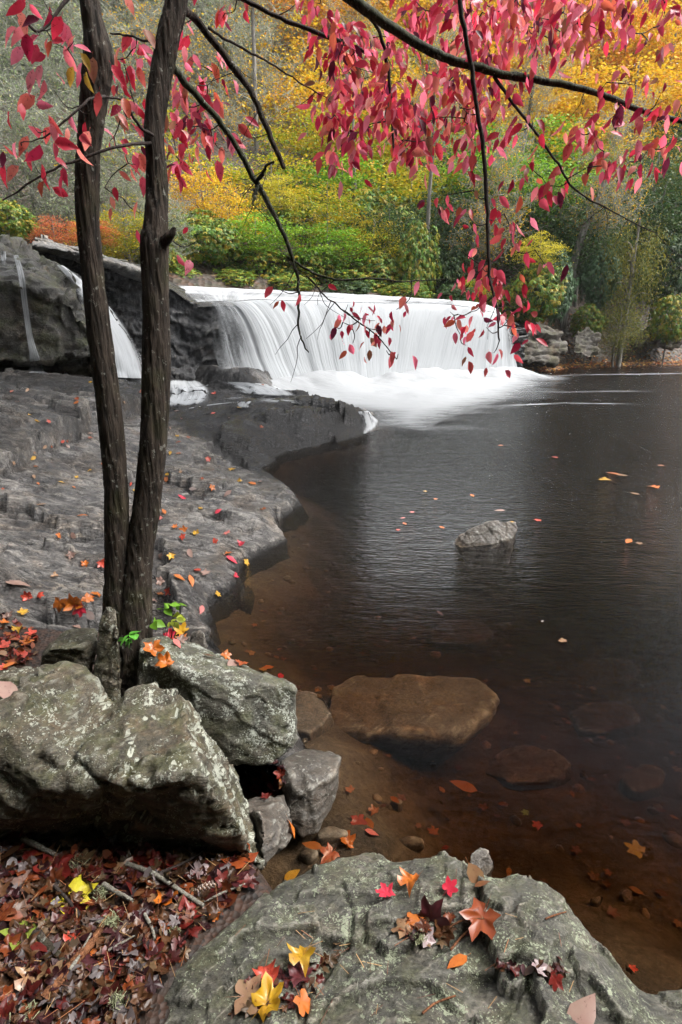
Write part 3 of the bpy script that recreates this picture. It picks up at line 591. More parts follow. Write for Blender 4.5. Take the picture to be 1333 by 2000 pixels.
fb = mesh_np('waterfall', np.concatenate(V), grid_faces(NV, NU), M['fall'], uv=np.concatenate(uv), attrs={'dens': np.concatenate(dens)})
obj('waterfall', fb, kind='structure')
# river above the lip
V = []; uv = []; dens = []; NR = 40
l0 = V_l = lip + np.c_[ow * 0.02, np.full(NU, 0.015)]
for k in range(NR):
    t = k / (NR - 1); p = l0 * (1 - t) + back * t
    stepn = 0.05 * fbm(np.c_[p[:, 0] * 0.8, p[:, 1] * 1.4, 0 * u], 4, 105) * sstep(0, .15, t)
    p[:, 2] += stepn + 0.10 * math.sin(t * math.pi); V.append(p); uv.append(np.c_[u * 1.0, np.full(NU, t)])
    dens.append(0.62 + 0.35 * fbm(np.c_[p[:, 0] * 0.5, p[:, 1] * 1.2, 0 * u], 3, 106) + 0.15 * t)
obj('river', mesh_np('river', np.concatenate(V), grid_faces(NR, NU), M['casc'], uv=np.concatenate(uv), attrs={'dens': np.concatenate(dens)}), kind='structure')
V2 = np.concatenate(V); V2[:, 2] -= 0.12
obj('river_bed', mesh_np('river_bed', V2, grid_faces(NR, NU), M['black']), kind='structure')

# foam on the pool
FOAM_POLY = px2([(440, 748), (500, 770), (560, 790), (640, 800), (730, 806), (742, 832), (830, 842), (870, 820), (930, 800), (1010, 775), (1060, 748), (1015, 733), (900, 744), (700, 757), (560, 752)])
xs = np.linspace(-3.5, 22, 420); ys = np.r_[np.linspace(9.6, 16, 200), np.linspace(16.05, 27, 160)]; X, Y = np.meshgrid(xs, ys)
P = np.c_[X.ravel(), Y.ravel(), 0 * X.ravel()]
d = poly_dist(X, Y, FOAM_POLY).ravel()
dbase = poly_dist(X, Y, FALL_BASE, False).ravel()
den = 0.42 + 0.26 * d + 0.55 * fbm(P * [0.22, 1.5, 1], 5, 111, .6)
den = np.maximum(den, 1.3 - 0.55 * dbase)
den = np.where(d > 0, np.maximum(den, 0.5 + 0.5 * d), den)
def streak(px_line, w, a):
    L = np.array(px2(px_line)); dd = poly_dist(X, Y, L, False).ravel()
    return a * np.exp(-(dd / w) ** 2) * (0.55 + 0.9 * fbm(P * [0.5, 2.5, 1], 3, 113))
for L, w, a in (([(1010, 736), (1150, 733), (1333, 730)], .35, .75), ([(980, 765), (1100, 766), (1333, 764)], .22, .8), ([(950, 795), (1100, 788), (1333, 792)], .16, .75), ([(900, 810), (1333, 811)], .10, .35), ([(880, 858), (1050, 866), (1200, 855), (1333, 862)], .10, .42)):
    den = np.maximum(den, streak(L, w, a))
wd = poly_dist(X, Y, LEDGE_POLY).ravel()
Zf = 0.012 + 0.10 * sstep(0.2, 2.0, d) * (0.6 + fbm(P * 0.9, 4, 112)) + (0.42 + .25 * fbm(P * 1.1, 3, 117)) * np.exp(-(dbase / 0.75) ** 2) + np.where(X.ravel() < 0.2, 0, 0)
den = np.clip(den, 0, 1.3); V = np.c_[X.ravel(), Y.ravel(), Zf]
fc = grid_faces(*X.shape, mask=(den > 0.02).reshape(X.shape)); V, fc, den = compact(V, fc, den)
g = G('foam'); co = g.n('TexCoord').outputs['Object']; dn = g.n('Attribute', attribute_name='dens').outputs['Fac']
nz = g.noise(g.mapv(co, (0.7, 3.0, 1)), 2.2, 5, 0.65, 0.4)
a = g.n('MapRange', {'Value': g.math('ADD', dn, g.math('MULTIPLY', g.math('SUBTRACT', nz, 0.5), 0.8)), 1: 0.15, 2: 1.1, 3: 0.0, 4: 1.0}, interpolation_type='SMOOTHSTEP').outputs[0]
g.surf(g.n('MixShader', {0: a, 1: g.n('BsdfTransparent'), 2: g.n('BsdfDiffuse', {'Color': (0.27, 0.28, 0.29), 'Normal': g.bump(nz, 0.3, 0.1)})}))
M['foam'] = g.m
obj('foam', mesh_np('foam', V, fc, M['foam'], attrs={'dens': den}), kind='stuff', label='white foam spreading over the pool below the fall', category='foam')

# water draped over rock (long thin films)
def drape(name, left, right, nu, nv, den, label, off=0.03, mat='casc'):
    L = resample(left, nv); R = resample(right, nv); V = np.zeros((nv, nu, 3)); ok = True; last = None
    for i in range(nv):
        for j in range(nu):
            s = j / (nu - 1); p = L[i] * (1 - s) + R[i] * s; h = hit(p[0], p[1])
            V[i, j] = h[0] if h else (last if last is not None else at_z(p[0], p[1], 0.5)); last = V[i, j].copy()
    for it in range(6):
        W = V.copy(); W[1:-1] = (V[:-2] + V[1:-1] * 2 + V[2:]) / 4; V = W.copy(); V[:, 1:-1] = (W[:, :-2] + W[:, 1:-1] * 2 + W[:, 2:]) / 4
    ray_d = V - np.array([0, 0, CAM_H]); ray_d /= np.linalg.norm(ray_d, axis=2, keepdims=True)
    V = V - ray_d * off * 1.5 + np.array([0, 0, off * 0.6])
    jj = np.linspace(0, 1, nu); ii = np.linspace(0, 1, nv); U, T = np.meshgrid(jj, ii)
    dn = den(U, T) + 0.55 * fbm(np.c_[U.ravel() * 5, T.ravel() * 4, 0 * U.ravel()], 3, len(label)).reshape(U.shape) * (1 if nv < 50 else .3); me = mesh_np(name, V.reshape(-1, 3), grid_faces(nv, nu), M[mat], uv=np.c_[U.ravel(), T.ravel()], attrs={'dens': dn.ravel()})
    return obj(name, me, kind='structure', label=label)
sidef = lambda U: sstep(0, .3, U) * sstep(1, .7, U); sideT = lambda T: sstep(0, .15, T) * sstep(1, .7, T)
drape('cascade', [(108, 520), (135, 555), (165, 605), (195, 670), (205, 740)], [(128, 522), (190, 570), (240, 625), (275, 690), (292, 742)], 60, 80, lambda U, T: 0.25 + 0.75 * sidef(U) * (0.45 + 0.55 * sstep(0.0, 1, U)) + 0.2 * T - 0.25 * (1 - sidef(U)), 'white side cascade sliding down between the two trunks', 0.05)
drape('trickle', [(22, 500), (32, 540), (40, 600), (48, 660), (52, 700), (48, 730)], [(40, 500), (52, 540), (60, 600), (70, 660), (85, 700), (98, 730)], 24, 70, lambda U, T: -0.3 + 0.95 * sidef(U) * (0.8 + 0.25 * T), 'thin trickle on the domed rock at far left', 0.03)
drape('trickle', [(0, 492), (2, 540)], [(14, 494), (20, 540)], 16, 30, lambda U, T: 0.05 + 0.4 * sidef(U) * (1 - T), 'short film of water at the left frame edge', 0.03)
drape('cascade', [(318, 738), (312, 770), (300, 804)], [(395, 742), (425, 768), (402, 802)], 60, 48, lambda U, T: -.25 + 1.15 * sidef(U) * sideT(T), 'low white rapids just right of the right trunk', 0.03)
drape('cascade', [(255, 738), (262, 752)], [(345, 738), (350, 765)], 40, 20, lambda U, T: 1.3 * sidef(U) * sidef(T) - .5, 'splash pool at the foot of the side cascade', 0.03)
drape('cascade', [(400, 742), (440, 758), (462, 776)], [(548, 750), (590, 766), (600, 782)], 70, 40, lambda U, T: -.3 + 1.15 * sidef(U) * sideT(T), 'white water stepping over the low ledge at the left of the fall', 0.03)
drape('cascade', [(452, 785), (462, 800)], [(500, 783), (490, 800)], 24, 16, lambda U, T: -.45 + 1.1 * sidef(U) * sideT(T), 'small white spill on the ledge step', 0.02)
drape('rivulet', [(696, 806), (706, 830), (700, 852)], [(726, 804), (744, 822), (752, 838)], 50, 40, lambda U, T: 0.02 + 0.7 * sidef(U) * (0.6 + .5 * U) + .15 * T, 'white rivulets spilling off the end of the black ledge', 0.03)
drape('rivulet', [(330, 790), (460, 772), (560, 762)], [(345, 806), (480, 790), (700, 800)], 60, 40, lambda U, T: -0.4 + 0.7 * sidef(U) * sideT(T), 'thin film of water across the ledge top', 0.012)
# ---------------------------------------------------------------- hillside and far bank
def hill_z(X, Y):
    Y0 = np.interp(X, [-60, -14, -9, -4, 5.0, 6.5, 8.2, 10.5, 17, 60], [20, 19, 20.5, 23.5, 25.5, 22.9, 23.6, 25.8, 27.8, 30])
    z0 = np.interp(X, [-60, -9, -4, 4.5, 6.2, 7.5, 60], [3.8, 3.5, 3.4, 2.5, 0.3, -0.15, -0.15])
    b = Y - Y0; P = np.c_[X.ravel(), Y.ravel(), 0 * X.ravel()]
    n = (0.5 * fbm(P * 0.25, 4, 121) + 0.16 * fbm(P * 1.1, 4, 122)).reshape(X.shape)
    bank = np.interp(X, [5, 7, 60], [0.2, 1.9, 1.9])
    return z0 + np.where(b < 0, b * 0.6, bank * sstep(0.9, 3.2, b) + 0.22 * sstep(0, .6, b) + 0.50 * np.maximum(b - 2.0, 0)) + n * sstep(0.3, 3, b)
xs = np.r_[np.linspace(-60, -12, 40)[:-1], np.linspace(-12, 24, 190), np.linspace(24, 75, 40)[1:]]; ys = np.r_[np.linspace(13, 34, 130), np.linspace(34.5, 105, 60)]
X, Y = np.meshgrid(xs, ys); Z = hill_z(X, Y)
rest = (X > -12) | (Y > 16)
o = obj('hillside', mesh_np('hillside', np.c_[X.ravel(), Y.ravel(), Z.ravel()], grid_faces(*X.shape), M['hill']), kind='structure'); add_solid(o)
hz1 = lambda x, y: float(hill_z(np.array([[x]]), np.array([[y]]))[0, 0])

# ---------------------------------------------------------------- foliage
def leaf_mat(name, source, trans=0.4, rough=0.55, spots=0.0, gloss=0.25):
    g = G(name)
    if source == 'attr': col = g.n('Attribute', attribute_name='Col').outputs['Color']
    else: col = g.n('ObjectInfo').outputs['Color']
    if spots:
        co = g.n('TexCoord').outputs['Object']; n = g.noise(co, 9.0, 4, 0.65)
        col = g.mix(g.ramp(n, [(0.60, 0.0), (0.67, spots)]), col, g.mix(1.0, col, (0.22, 0.10, 0.12), 'MULTIPLY'))
        col = g.mix(g.ramp(g.noise(co, 2.6, 4, 0.6), [(0.35, 0.0), (0.7, 0.5)]), col, g.mix(1.0, col, (0.75, 0.45, 0.5), 'MULTIPLY'))
    p = g.n('BsdfPrincipled', {'Base Color': col, 'Roughness': rough, 'Specular IOR Level': gloss})
    t = g.n('BsdfTranslucent', {'Color': col})
    return g.surf(g.n('MixShader', {0: trans, 1: p, 2: t}))
M['foliage'] = leaf_mat('forest_leaves', 'attr', 0.35); M['glossy_foliage'] = leaf_mat('rhododendron_leaves', 'attr', 0.25, 0.45, gloss=0.25)
def bark_mat(name, dark, light, sc, moss=0.4, lich=0.0):
    g = G(name); co = g.n('TexCoord').outputs['Object']; st = g.mapv(co, (1, 1, 0.13))
    n1 = g.noise(st, 38 * sc, 5, 0.7, 0.5); n2 = g.noise(co, 5 * sc, 4, 0.6)
    col = g.ramp(n1, [(0.36, dark), (0.66, light)])
    mk = g.math('MULTIPLY', g.ramp(n2, [(0.5, 0.0), (0.68, 1.0)]), moss); col = g.mix(mk, col, (0.05, 0.055, 0.015))
    if lich: col = g.mix(g.math('MULTIPLY', g.ramp(g.noise(co, 24 * sc, 6, 0.7), [(0.6, 0.0), (0.64, 1.0)]), lich), col, (0.33, 0.34, 0.30))
    return g.surf(g.n('BsdfPrincipled', {'Base Color': col, 'Roughness': 0.8, 'Specular IOR Level': 0.25, 'Normal': g.bump(n1, 0.9, 0.02 / sc)}))
M['greybark'] = bark_mat('grey_bark', (0.05, 0.045, 0.04), (0.28, 0.26, 0.23), 0.25, 0.25)
M['deadtwig'] = bark_mat('lichen_twigs', (0.13, 0.13, 0.105), (0.34, 0.35, 0.29), 1.0, 0.1)

def leaf_quads(c, n, size, asp, r, droop=0.0, tilt=1.0):
    """diamond leaves at centres c (Nx3); normals near n (Nx3)"""
    N = len(c); n = n + r.normal(0, tilt, (N, 3)); n /= np.linalg.norm(n, axis=1, keepdims=True)
    a = r.normal(0, 1, (N, 3)); a[:, 2] -= droop * 2; a -= n * (a * n).sum(1, keepdims=True); a /= np.linalg.norm(a, axis=1, keepdims=True)
    b = np.cross(n, a); s = (size * r.uniform(.65, 1.3, N))[:, None]
    V = np.stack([c - a * s * .5, c + b * s * asp * .5 + a * s * .05, c + a * s * .5, c - b * s * asp * .5 + a * s * .05], 1).reshape(-1, 3)
    return V, np.arange(4 * N).reshape(N, 4)
def pal(r, P, N, var=0.25):
    P = np.array(P); c = P[r.integers(0, len(P), N)]; return np.clip(c * np.exp(r.normal(0, var, (N, 1))), 0, .85)
YEL = [(.62, .40, .02), (.66, .46, .03), (.58, .33, .02), (.50, .40, .03), (.60, .26, .02)]
ORA = [(.62, .25, .02), (.66, .34, .03), (.60, .18, .02), (.55, .36, .03)]
YGR = [(.38, .36, .02), (.24, .30, .02), (.50, .38, .02), (.15, .24, .02), (.54, .32, .02)]
GRN = [(.12, .28, .02), (.18, .34, .02), (.28, .38, .03), (.09, .20, .02)]
DRK = [(.035, .075, .025), (.05, .10, .03), (.03, .06, .025), (.09, .12, .03)]
RHO = [(.07, .16, .03), (.10, .21, .03), (.05, .12, .03), (.16, .25, .03), (.28, .27, .03), (.38, .26, .03)]
RHB = [(.08, .14, .07), (.10, .17, .08), (.06, .11, .06)]
OLI = [(.16, .17, .03), (.11, .13, .03), (.26, .21, .03), (.07, .10, .03)]
RED = [(.50, .10, .05), (.52, .17, .05), (.45, .08, .06), (.48, .28, .05)]
def crown_layers(seed, P, nclump=95, per=62, size=.052, tilt=.55, flat=.22, minor=None):
    r = np.random.default_rng(seed); d = r.normal(0, 1, (nclump, 3)); d /= np.linalg.norm(d, axis=1, keepdims=True)
    cc = d * (r.uniform(.15, 1, (nclump, 1)) ** .45) * .82; cc[:, 2] *= 1.0
    c = np.repeat(cc, per, 0); rr = np.repeat(r.uniform(.14, .34, nclump), per)[:, None]
    off = r.normal(0, 1, (len(c), 3)) * rr * [.75, .75, flat]; off[:, 2] -= (off[:, :2] ** 2).sum(1) * .6
    c = c + off; V, f = leaf_quads(c, np.tile([0., 0, 1], (len(c), 1)), size, .62, r, .3, tilt)
    cl = pal(r, P, nclump, .18); col = np.repeat(cl, per, 0) * .5 + pal(r, P, len(c), .22) * .5
    return V, f, np.repeat(col, 4, 0), cc
def crown_whorl(seed, P, n=1000, size=.088):
    r = np.random.default_rng(seed); d = r.normal(0, 1, (n, 3)); d /= np.linalg.norm(d, axis=1, keepdims=True)
    lob = 0.72 + 0.30 * fbm(d * 1.8 + seed, 3, seed); c = d * lob[:, None] * (r.uniform(.35, 1, (n, 1)) ** .35)
    ax = d * .7 + [0, -.15, .6] + r.normal(0, .3, (n, 3)); ax /= np.linalg.norm(ax, axis=1, keepdims=True)
    Vs, cols = [], []
    cl = pal(r, P, n, .15)
    for k in range(9):
        a = np.cross(ax, r.normal(0, 1, (n, 3))); a /= np.linalg.norm(a, axis=1, keepdims=True)
        a = a - ax * r.uniform(-.1, .55, (n, 1)); a[:, 2] -= .25; a /= np.linalg.norm(a, axis=1, keepdims=True)
        b = np.cross(ax, a); b /= np.linalg.norm(b, axis=1, keepdims=True); s = (size * r.uniform(.7, 1.2, n))[:, None]
        Vs.append(np.stack([c, c + a * s * .55 + b * s * .17, c + a * s - [0, 0, .02], c + a * s * .55 - b * s * .17], 1)); cols.append(cl * .7 + pal(r, P, n, .2) * .3)
    V = np.concatenate(Vs).reshape(-1, 3); col = np.repeat(np.concatenate(cols), 4, 0)
    return V, np.arange(len(V)).reshape(-1, 4), col, c[::12]
def crown_twigs(seed, P, nb=46, leaves=900):
    """leafless, lichen-hung branches"""
    r = np.random.default_rng(seed); Vs, cols = [], []
    def strip(a, b, w):
        t = b - a; s = np.cross(t, r.normal(0, 1, 3)); s = s / (np.linalg.norm(s) + 1e-9) * w
        Vs.append([a - s, a + s, b + s * .4, b - s * .4]); cols.append([np.array([.30, .31, .25]) * r.uniform(.5, 1.15)] * 4)
    ends = []
    for i in range(nb):
        p = np.array([0, 0, r.uniform(-1, .75)]); az = r.uniform(0, 6.28); d = np.array([math.cos(az), math.sin(az), r.uniform(-.1, .6)])
        for k in range(6):
            q = p + (d + r.normal(0, .22, 3)) * .17; strip(p, q, .012 * (1 - k * .12)); 
            for s in range(5):
                m = p + (q - p) * r.uniform(); e = m + (d * .5 + r.normal(0, .8, 3)) * .14; strip(m, e, .005)
                for w_ in range(3):
                    m2 = m + (e - m) * r.uniform(.2, 1); e2 = m2 + r.normal(0, 1, 3) * .065 - [0, 0, .02]; strip(m2, e2, .0032); ends.append(e2)
            p = q
    V = np.array(Vs).reshape(-1, 3); col = np.array(cols).reshape(-1, 3); ends = np.array(ends)
    c = ends[r.integers(0, len(ends), leaves)] + r.normal(0, .03, (leaves, 3)); V2, f2 = leaf_quads(c, np.tile([0., 0, 1], (leaves, 1)), .034, .6, r, .4, .9)
    c2 = pal(r, P, leaves, .25)
    V = np.concatenate([V, V2]); return V, np.arange(len(V)).reshape(-1, 4), np.concatenate([col, np.repeat(c2, 4, 0)]), ends[::60]
GRYP = [(.20, .27, .12), (.26, .32, .15), (.16, .20, .11), (.36, .34, .16), (.14, .19, .08)]
KINDS = {'yellow': ('layers', YEL, {}), 'orange': ('layers', ORA, {}), 'yelgreen': ('layers', YGR, {}), 'green': ('layers', GRN, dict(size=.058, flat=.14)), 'dark': ('layers', DRK, dict(size=.05, flat=.5, tilt=1.0)),
         'rhodo': ('whorl', RHO, {}), 'rhodoblue': ('whorl', RHB, {}), 'darkrhodo': ('whorl', DRK, {}), 'olive': ('layers', OLI, dict(size=.042, flat=.6, tilt=1.0, per=75)), 'grey': ('twigs', GRYP, dict(leaves=8000, nb=60)), 'greyyel': ('twigs', YEL, dict(leaves=5000)), 'red': ('layers', RED, {}), 'brightyellow': ('layers', [(.55, .45, .03), (.48, .42, .04), (.38, .36, .04)], dict(flat=.14))}
PROTO = {}
def proto(kind, i):
    if (kind, i) not in PROTO:
        sh, P, kw = KINDS[kind]; fn = dict(layers=crown_layers, whorl=crown_whorl, twigs=crown_twigs)[sh]
        V, f, col, nodes = fn(200 + i * 31 + len(kind) * 7, P, **kw)
        PROTO[(kind, i)] = (mesh_np('crown_' + kind, V, f, M['glossy_foliage' if sh == 'whorl' else 'foliage'], smooth=False, col=col), nodes)
    return PROTO[(kind, i)]
LOOK = {'yellow': 'yellow tree', 'orange': 'orange tree', 'yelgreen': 'yellow-green mixed tree', 'green': 'bright green maple', 'dark': 'dark evergreen tree', 'rhodo': 'leafy rhododendron shrub', 'rhodoblue': 'blue-green rhododendron shrub', 'darkrhodo': 'shadowy rhododendron shrub', 'olive': 'drooping olive-green tree', 'grey': 'bare grey tree', 'greyyel': 'sparse yellow tree', 'red': 'red-orange autumn shrub', 'brightyellow': 'bright yellow sapling'}
def place(px, py):
    h = 'far up' if py < 60 else 'high on the hill' if py < 160 else 'midway up the hill' if py < 270 else 'low on the hill' if py < 370 else 'on the bank'
    w = 'at the left frame edge' if px < 90 else 'behind the left trunk' if px < 240 else 'behind the right trunk' if px < 380 else 'above the left end of the fall' if px < 540 else 'above the left half of the fall' if px < 700 else 'above the middle of the fall' if px < 850 else 'above the right end of the fall' if px < 1010 else 'right of the fall' if px < 1150 else 'above the right shore' if px < 1270 else 'at the right frame edge'
    return h + ' ' + w
LABS = set(); NT = {}; TR = np.random.default_rng(5)
SHRUB = ('rhodo', 'rhodoblue', 'darkrhodo', 'red', 'brightyellow')
def tree(kind, px, py, Y, wpx, hpx, lab=None):
    c = at_y(px, py, Y); m = m_per_px(c); rw, rh = wpx * m / 2, hpx * m / 2
    i = NT.get(kind, 0); NT[kind] = i + 1; me, nodes = proto(kind, i % 3)
    gz = hz1(c[0], c[1]); base = Vector((c[0], c[1], min(gz, c[2] - rh * .5) - .1)); sh = kind in SHRUB
    L = lab or (LOOK[kind] + ' ' + place(px, py))
    for ad in ('taller ', 'smaller ', 'fuller ', 'thinner '):
        if L in LABS: L = ad + (lab or LOOK[kind] + ' ' + place(px, py))
    LABS.add(L)
    root = obj('shrub' if sh else 'forest_tree', None, loc=base, label=L, category='shrub' if sh else 'tree', group=('shrubs ' if sh else 'trees ') + 'on the far hillside')
    rz = TR.uniform(0, 6.28); cr = obj('crown', me, root, Vector(c) - base, kind='stuff'); cr.scale = (rw, rw, rh); cr.rotation_euler = (0, 0, rz)
    hgt = c[2] - base.z; lean = TR.normal(0, .04 * hgt, 2); tr = max(.03, .018 * (hgt + rh)) if not sh else .04
    parts = [tube(resample([(0, 0, -.2), (lean[0], lean[1], hgt * .5), (0, 0, hgt), (0, 0, hgt + rh * .75)], 12), np.linspace(tr, tr * .35, 12), 7)]
    R = np.array(Matrix.Rotation(rz, 3, 'Z'))
    for nd in nodes[:: max(1, len(nodes) // 7)]:
        e = (R @ (nd * [rw, rw, rh])) + [0, 0, hgt]; s = np.array([0, 0, max(.1, e[2] - .55 * math.hypot(e[0], e[1]))])
        parts.append(tube(resample([s, (s + e) / 2 + [0, 0, .1 * rh], e], 6), np.linspace(tr * .45, tr * .08, 6), 5))
    Vs, fs, k = [], [], 0
    for v, f in parts: Vs.append(v); fs.append(f + k); k += len(v)
    obj('trunk', mesh_np('trunk', np.concatenate(Vs), np.concatenate(fs), M['greybark']), root)
    return root
ROWS = [(-40, 64, 'grey grey greyyel orange yellow yellow yellow orange yellow yellow'), (60, 58, 'grey grey grey greyyel orange yellow yellow orange yellow yellow'),
        (140, 53, 'grey grey greyyel grey yellow yelgreen yellow yellow orange yellow'), (225, 47, 'grey grey greyyel greyyel yellow yellow yellow yellow yellow yellow'),
        (310, 41, 'grey grey yelgreen greyyel yelgreen yelgreen green green yellow dark'), (390, 35, 'yelgreen yelgreen yelgreen yelgreen green yelgreen dark green dark olive'),
        (470, 31, '. . yelgreen yelgreen rhodo rhodo dark dark darkrhodo dark')]
for ri, (py, Yd, ks) in [q for q in enumerate(ROWS)] + [(i + 1, (p + 40, y + 2.5, k)) for i, (p, y, k) in enumerate(ROWS[:6])]:
    for ci, k in enumerate(ks.split()):
        if k == '.': continue
        x = ci * 148 + (74 if ri % 2 else 0) + TR.uniform(-25, 25); y = py + TR.uniform(-22, 22)
        tree(k, x, y, Yd + TR.uniform(-2, 2), TR.uniform(240, 300), TR.uniform(200, 250))
# lower front line, placed one by one
for a in [('rhodo', 400, 470, 25.5, 200, 140, 'big rhododendron mound between the right trunk and the fall'), ('rhodo', 300, 495, 22.5, 130, 100, 'rhododendron tucked behind the right trunk'), ('green', 500, 465, 26.5, 180, 120, 'green maple bough over the left of the fall'), ('green', 640, 480, 27, 170, 120, 'green maple bough over the middle of the fall'), ('dark', 760, 470, 29, 170, 150, 'dark evergreen above the middle of the fall'), ('rhodo', 350, 540, 23.4, 120, 60, 'lowest rhododendron leaves at the lip right of the right trunk'), ('rhodo', 455, 550, 24.0, 140, 56, 'lowest rhododendron sprays over the left lip'), ('rhodo', 570, 556, 24.3, 150, 56, 'lowest rhododendron sprays left of the middle lip'), ('darkrhodo', 680, 564, 24.6, 140, 56, 'lowest dark sprays over the middle lip'), ('rhodo', 790, 572, 25.0, 140, 56, 'lowest sprays over the right half of the lip'), ('darkrhodo', 890, 580, 25.4, 120, 60, 'lowest dark sprays at the right lip'), ('rhodo', 440, 540, 26.5, 180, 90, 'low rhododendron hedge touching the left lip of the fall'), ('rhodo', 320, 520, 24, 130, 110, 'rhododendron directly behind the right trunk'), ('yelgreen', 200, 470, 22, 160, 110, 'yellow-green undergrowth behind the left trunk'), ('rhodo', 560, 550, 26.8, 160, 80, 'low rhododendron hedge over the left part of the fall'), ('rhodo', 690, 560, 27, 170, 80, 'low rhododendron hedge over the middle of the fall'), ('darkrhodo', 780, 575, 27.5, 150, 70, 'low shadowy hedge over the right part of the fall'), ('yellow', 450, 440, 29, 170, 130, 'yellow small tree above the left lip of the fall'), ('grey', 60, 360, 24, 260, 240, 'large bare grey tree at the left above the domed rock'), ('grey', 180, 330, 25, 240, 260, 'bare lichen-grey tree just behind the left trunk'), ('red', 180, 455, 20, 110, 60, 'low red-orange shrub behind the left trunk'), ('rhodo', 15, 430, 16.5, 130, 110, 'yellow-green rhododendron at the left edge above the domed rock'), ('red', 105, 455, 19, 120, 70, 'red-orange shrub behind the domed rock'), ('yelgreen', 245, 455, 21, 150, 130, 'yellow-green shrubby tree between the two trunks'), ('grey', 290, 420, 22, 150, 170, 'tangle of dead grey twigs between the two trunks'),
          ('yellow', 395, 385, 28, 170, 150, 'golden small tree right of the right trunk'), ('rhodo', 385, 500, 27, 190, 130, 'green rhododendron at the top of the fall beside the right trunk'), ('rhodo', 500, 520, 27, 190, 120, 'green rhododendron above the left end of the fall'), ('brightyellow', 545, 375, 30, 90, 80, 'bright yellow sapling above the left of the fall'),
          ('yelgreen', 640, 420, 29, 190, 150, 'yellow-green tree above the fall behind the mossy twigs'), ('rhodo', 620, 525, 27, 180, 130, 'green rhododendron over the left half of the fall'), ('yelgreen', 730, 480, 28, 130, 130, 'small yellow tree above the middle of the fall'), ('rhodo', 740, 540, 27.5, 160, 120, 'rhododendron over the middle of the fall'), ('rhodo', 815, 520, 27, 120, 200, 'tall rhododendron clump over the right half of the fall'),
          ('darkrhodo', 880, 540, 28, 130, 160, 'shadowy rhododendron behind the hanging red leaves'), ('yelgreen', 925, 575, 26.5, 110, 80, 'small yellow-green shrub tree behind the right lip of the fall'), ('rhodo', 985, 600, 26, 110, 110, 'green rhododendron right of the fall lip'),
          ('brightyellow', 1055, 492, 25.5, 105, 90, 'bright yellow sapling behind the hanging red leaves'), ('rhodo', 1050, 570, 25.3, 150, 150, 'broad rhododendron overhanging the right bank by the fall'), ('rhodoblue', 1085, 560, 25.6, 110, 170, 'blue-green rhododendron beside the dark gap on the right bank'),
          ('dark', 1140, 470, 29, 190, 190, 'dark evergreen over the gap in the right bank'), ('rhodoblue', 1175, 540, 27.5, 110, 160, 'blue-green shadowy shrub in the gap of the right bank'), ('olive', 1235, 530, 26.8, 130, 250, 'drooping olive tree hanging over the right shore'), ('olive', 1210, 640, 26.6, 110, 110, 'low olive shrub touching the right shore'), ('rhodo', 1150, 630, 27, 90, 90, 'small green shrub over the bank boulder'),
          ('rhodo', 1310, 620, 27.5, 110, 130, 'rounded green shrub at the right frame edge above the shore'), ('darkrhodo', 1300, 520, 29, 160, 190, 'dark shrub at the right frame edge'), ('dark', 1290, 430, 31, 200, 170, 'dark evergreen at the right frame edge'), ('green', 960, 350, 33, 230, 120, 'bright green maple layer above the right end of the fall'), ('green', 1070, 390, 30, 170, 100, 'bright green maple bough right of the fall'), ('dark', 850, 470, 30, 150, 160, 'dark evergreen in the shade above the fall')]:
    tree(*a)
def slim_trunk(pts, w, Y, label):
    p = [at_y(a, b, Y) for a, b in pts]; p[0][2] = min(p[0][2], hz1(p[0][0], p[0][1])); m = m_per_px(p[0]); b = np.array(p[0])
    root = obj('forest_tree', None, loc=b, label=label, category='tree', group='slim trees on the far hillside')
    v, f = tube(resample([q - b for q in p], 16), np.linspace(w * m / 2, w * m / 3.4, 16), 8); obj('trunk', mesh_np('trunk', v, f, M['greybark']), root)
    me, nd = proto('greyyel', 1); e = p[-1] - b; c = obj('crown', me, root, e, kind='stuff'); c.scale = (1.8, 1.8, 2.4)
for a in [([(834, 490), (838, 400), (845, 300), (850, 180)], 9, 29, 'slim pale tree trunk above the middle of the fall'), ([(500, 260), (497, 120), (494, 20), (492, -90)], 9, 40, 'straight pale trunk high above the left of the fall'), ([(910, 540), (918, 500), (940, 440), (965, 380)], 7, 28, 'leaning thin trunk right of the hanging branch'), ([(1110, 545), (1130, 480), (1165, 400), (1190, 330)], 14, 28, 'dark leaning trunk over the right bank'),
          ([(700, 480), (695, 380), (690, 250), (700, 60)], 7, 36, 'thin grey trunk behind the red leaves'), ([(1010, 420), (1015, 340), (1030, 240), (1050, 120)], 8, 36, 'grey trunk behind the mossy branch')]: slim_trunk(*a)

# bank boulders and litter by the far shore
boulder('bank_boulder', [Yp([(1000, 705, 22.9), (1010, 655, 23.6), (1050, 628, 24.3), (1090, 640, 24.3), (1105, 680, 23.9), (1080, 712, 23.4), (1040, 640, 26), (1090, 700, 26)])], 0.07, M['bank'], (.2, 1.0), .04, (.15, (0.1, 0, 1), 4), 131, 1, label='brown rock outcrop just right of the fall', category='rock')
boulder('bank_boulder', [Yp([(1118, 690, 25.2), (1122, 650, 25.6), (1150, 636, 26), (1178, 655, 25.8), (1172, 690, 25.4), (1150, 702, 25.2), (1150, 660, 27.5)])], 0.07, M['bank'], (.15, 1.2), .04, (.12, (0.1, 0, 1), 4), 132, 1, label='rounded brown boulder on the right bank under the shrubs', category='rock')
boulder('bank_boulder', [Yp([(1230, 665, 27.6), (1250, 640, 28), (1300, 632, 28.4), (1340, 650, 28.3), (1330, 680, 28), (1260, 685, 27.8), (1290, 660, 30)])], 0.08, M['bank'], (.2, 1.0), .04, (.15, (0.1, 0, 1), 4), 133, 1, label='low layered rock on the bank near the right edge', category='rock')
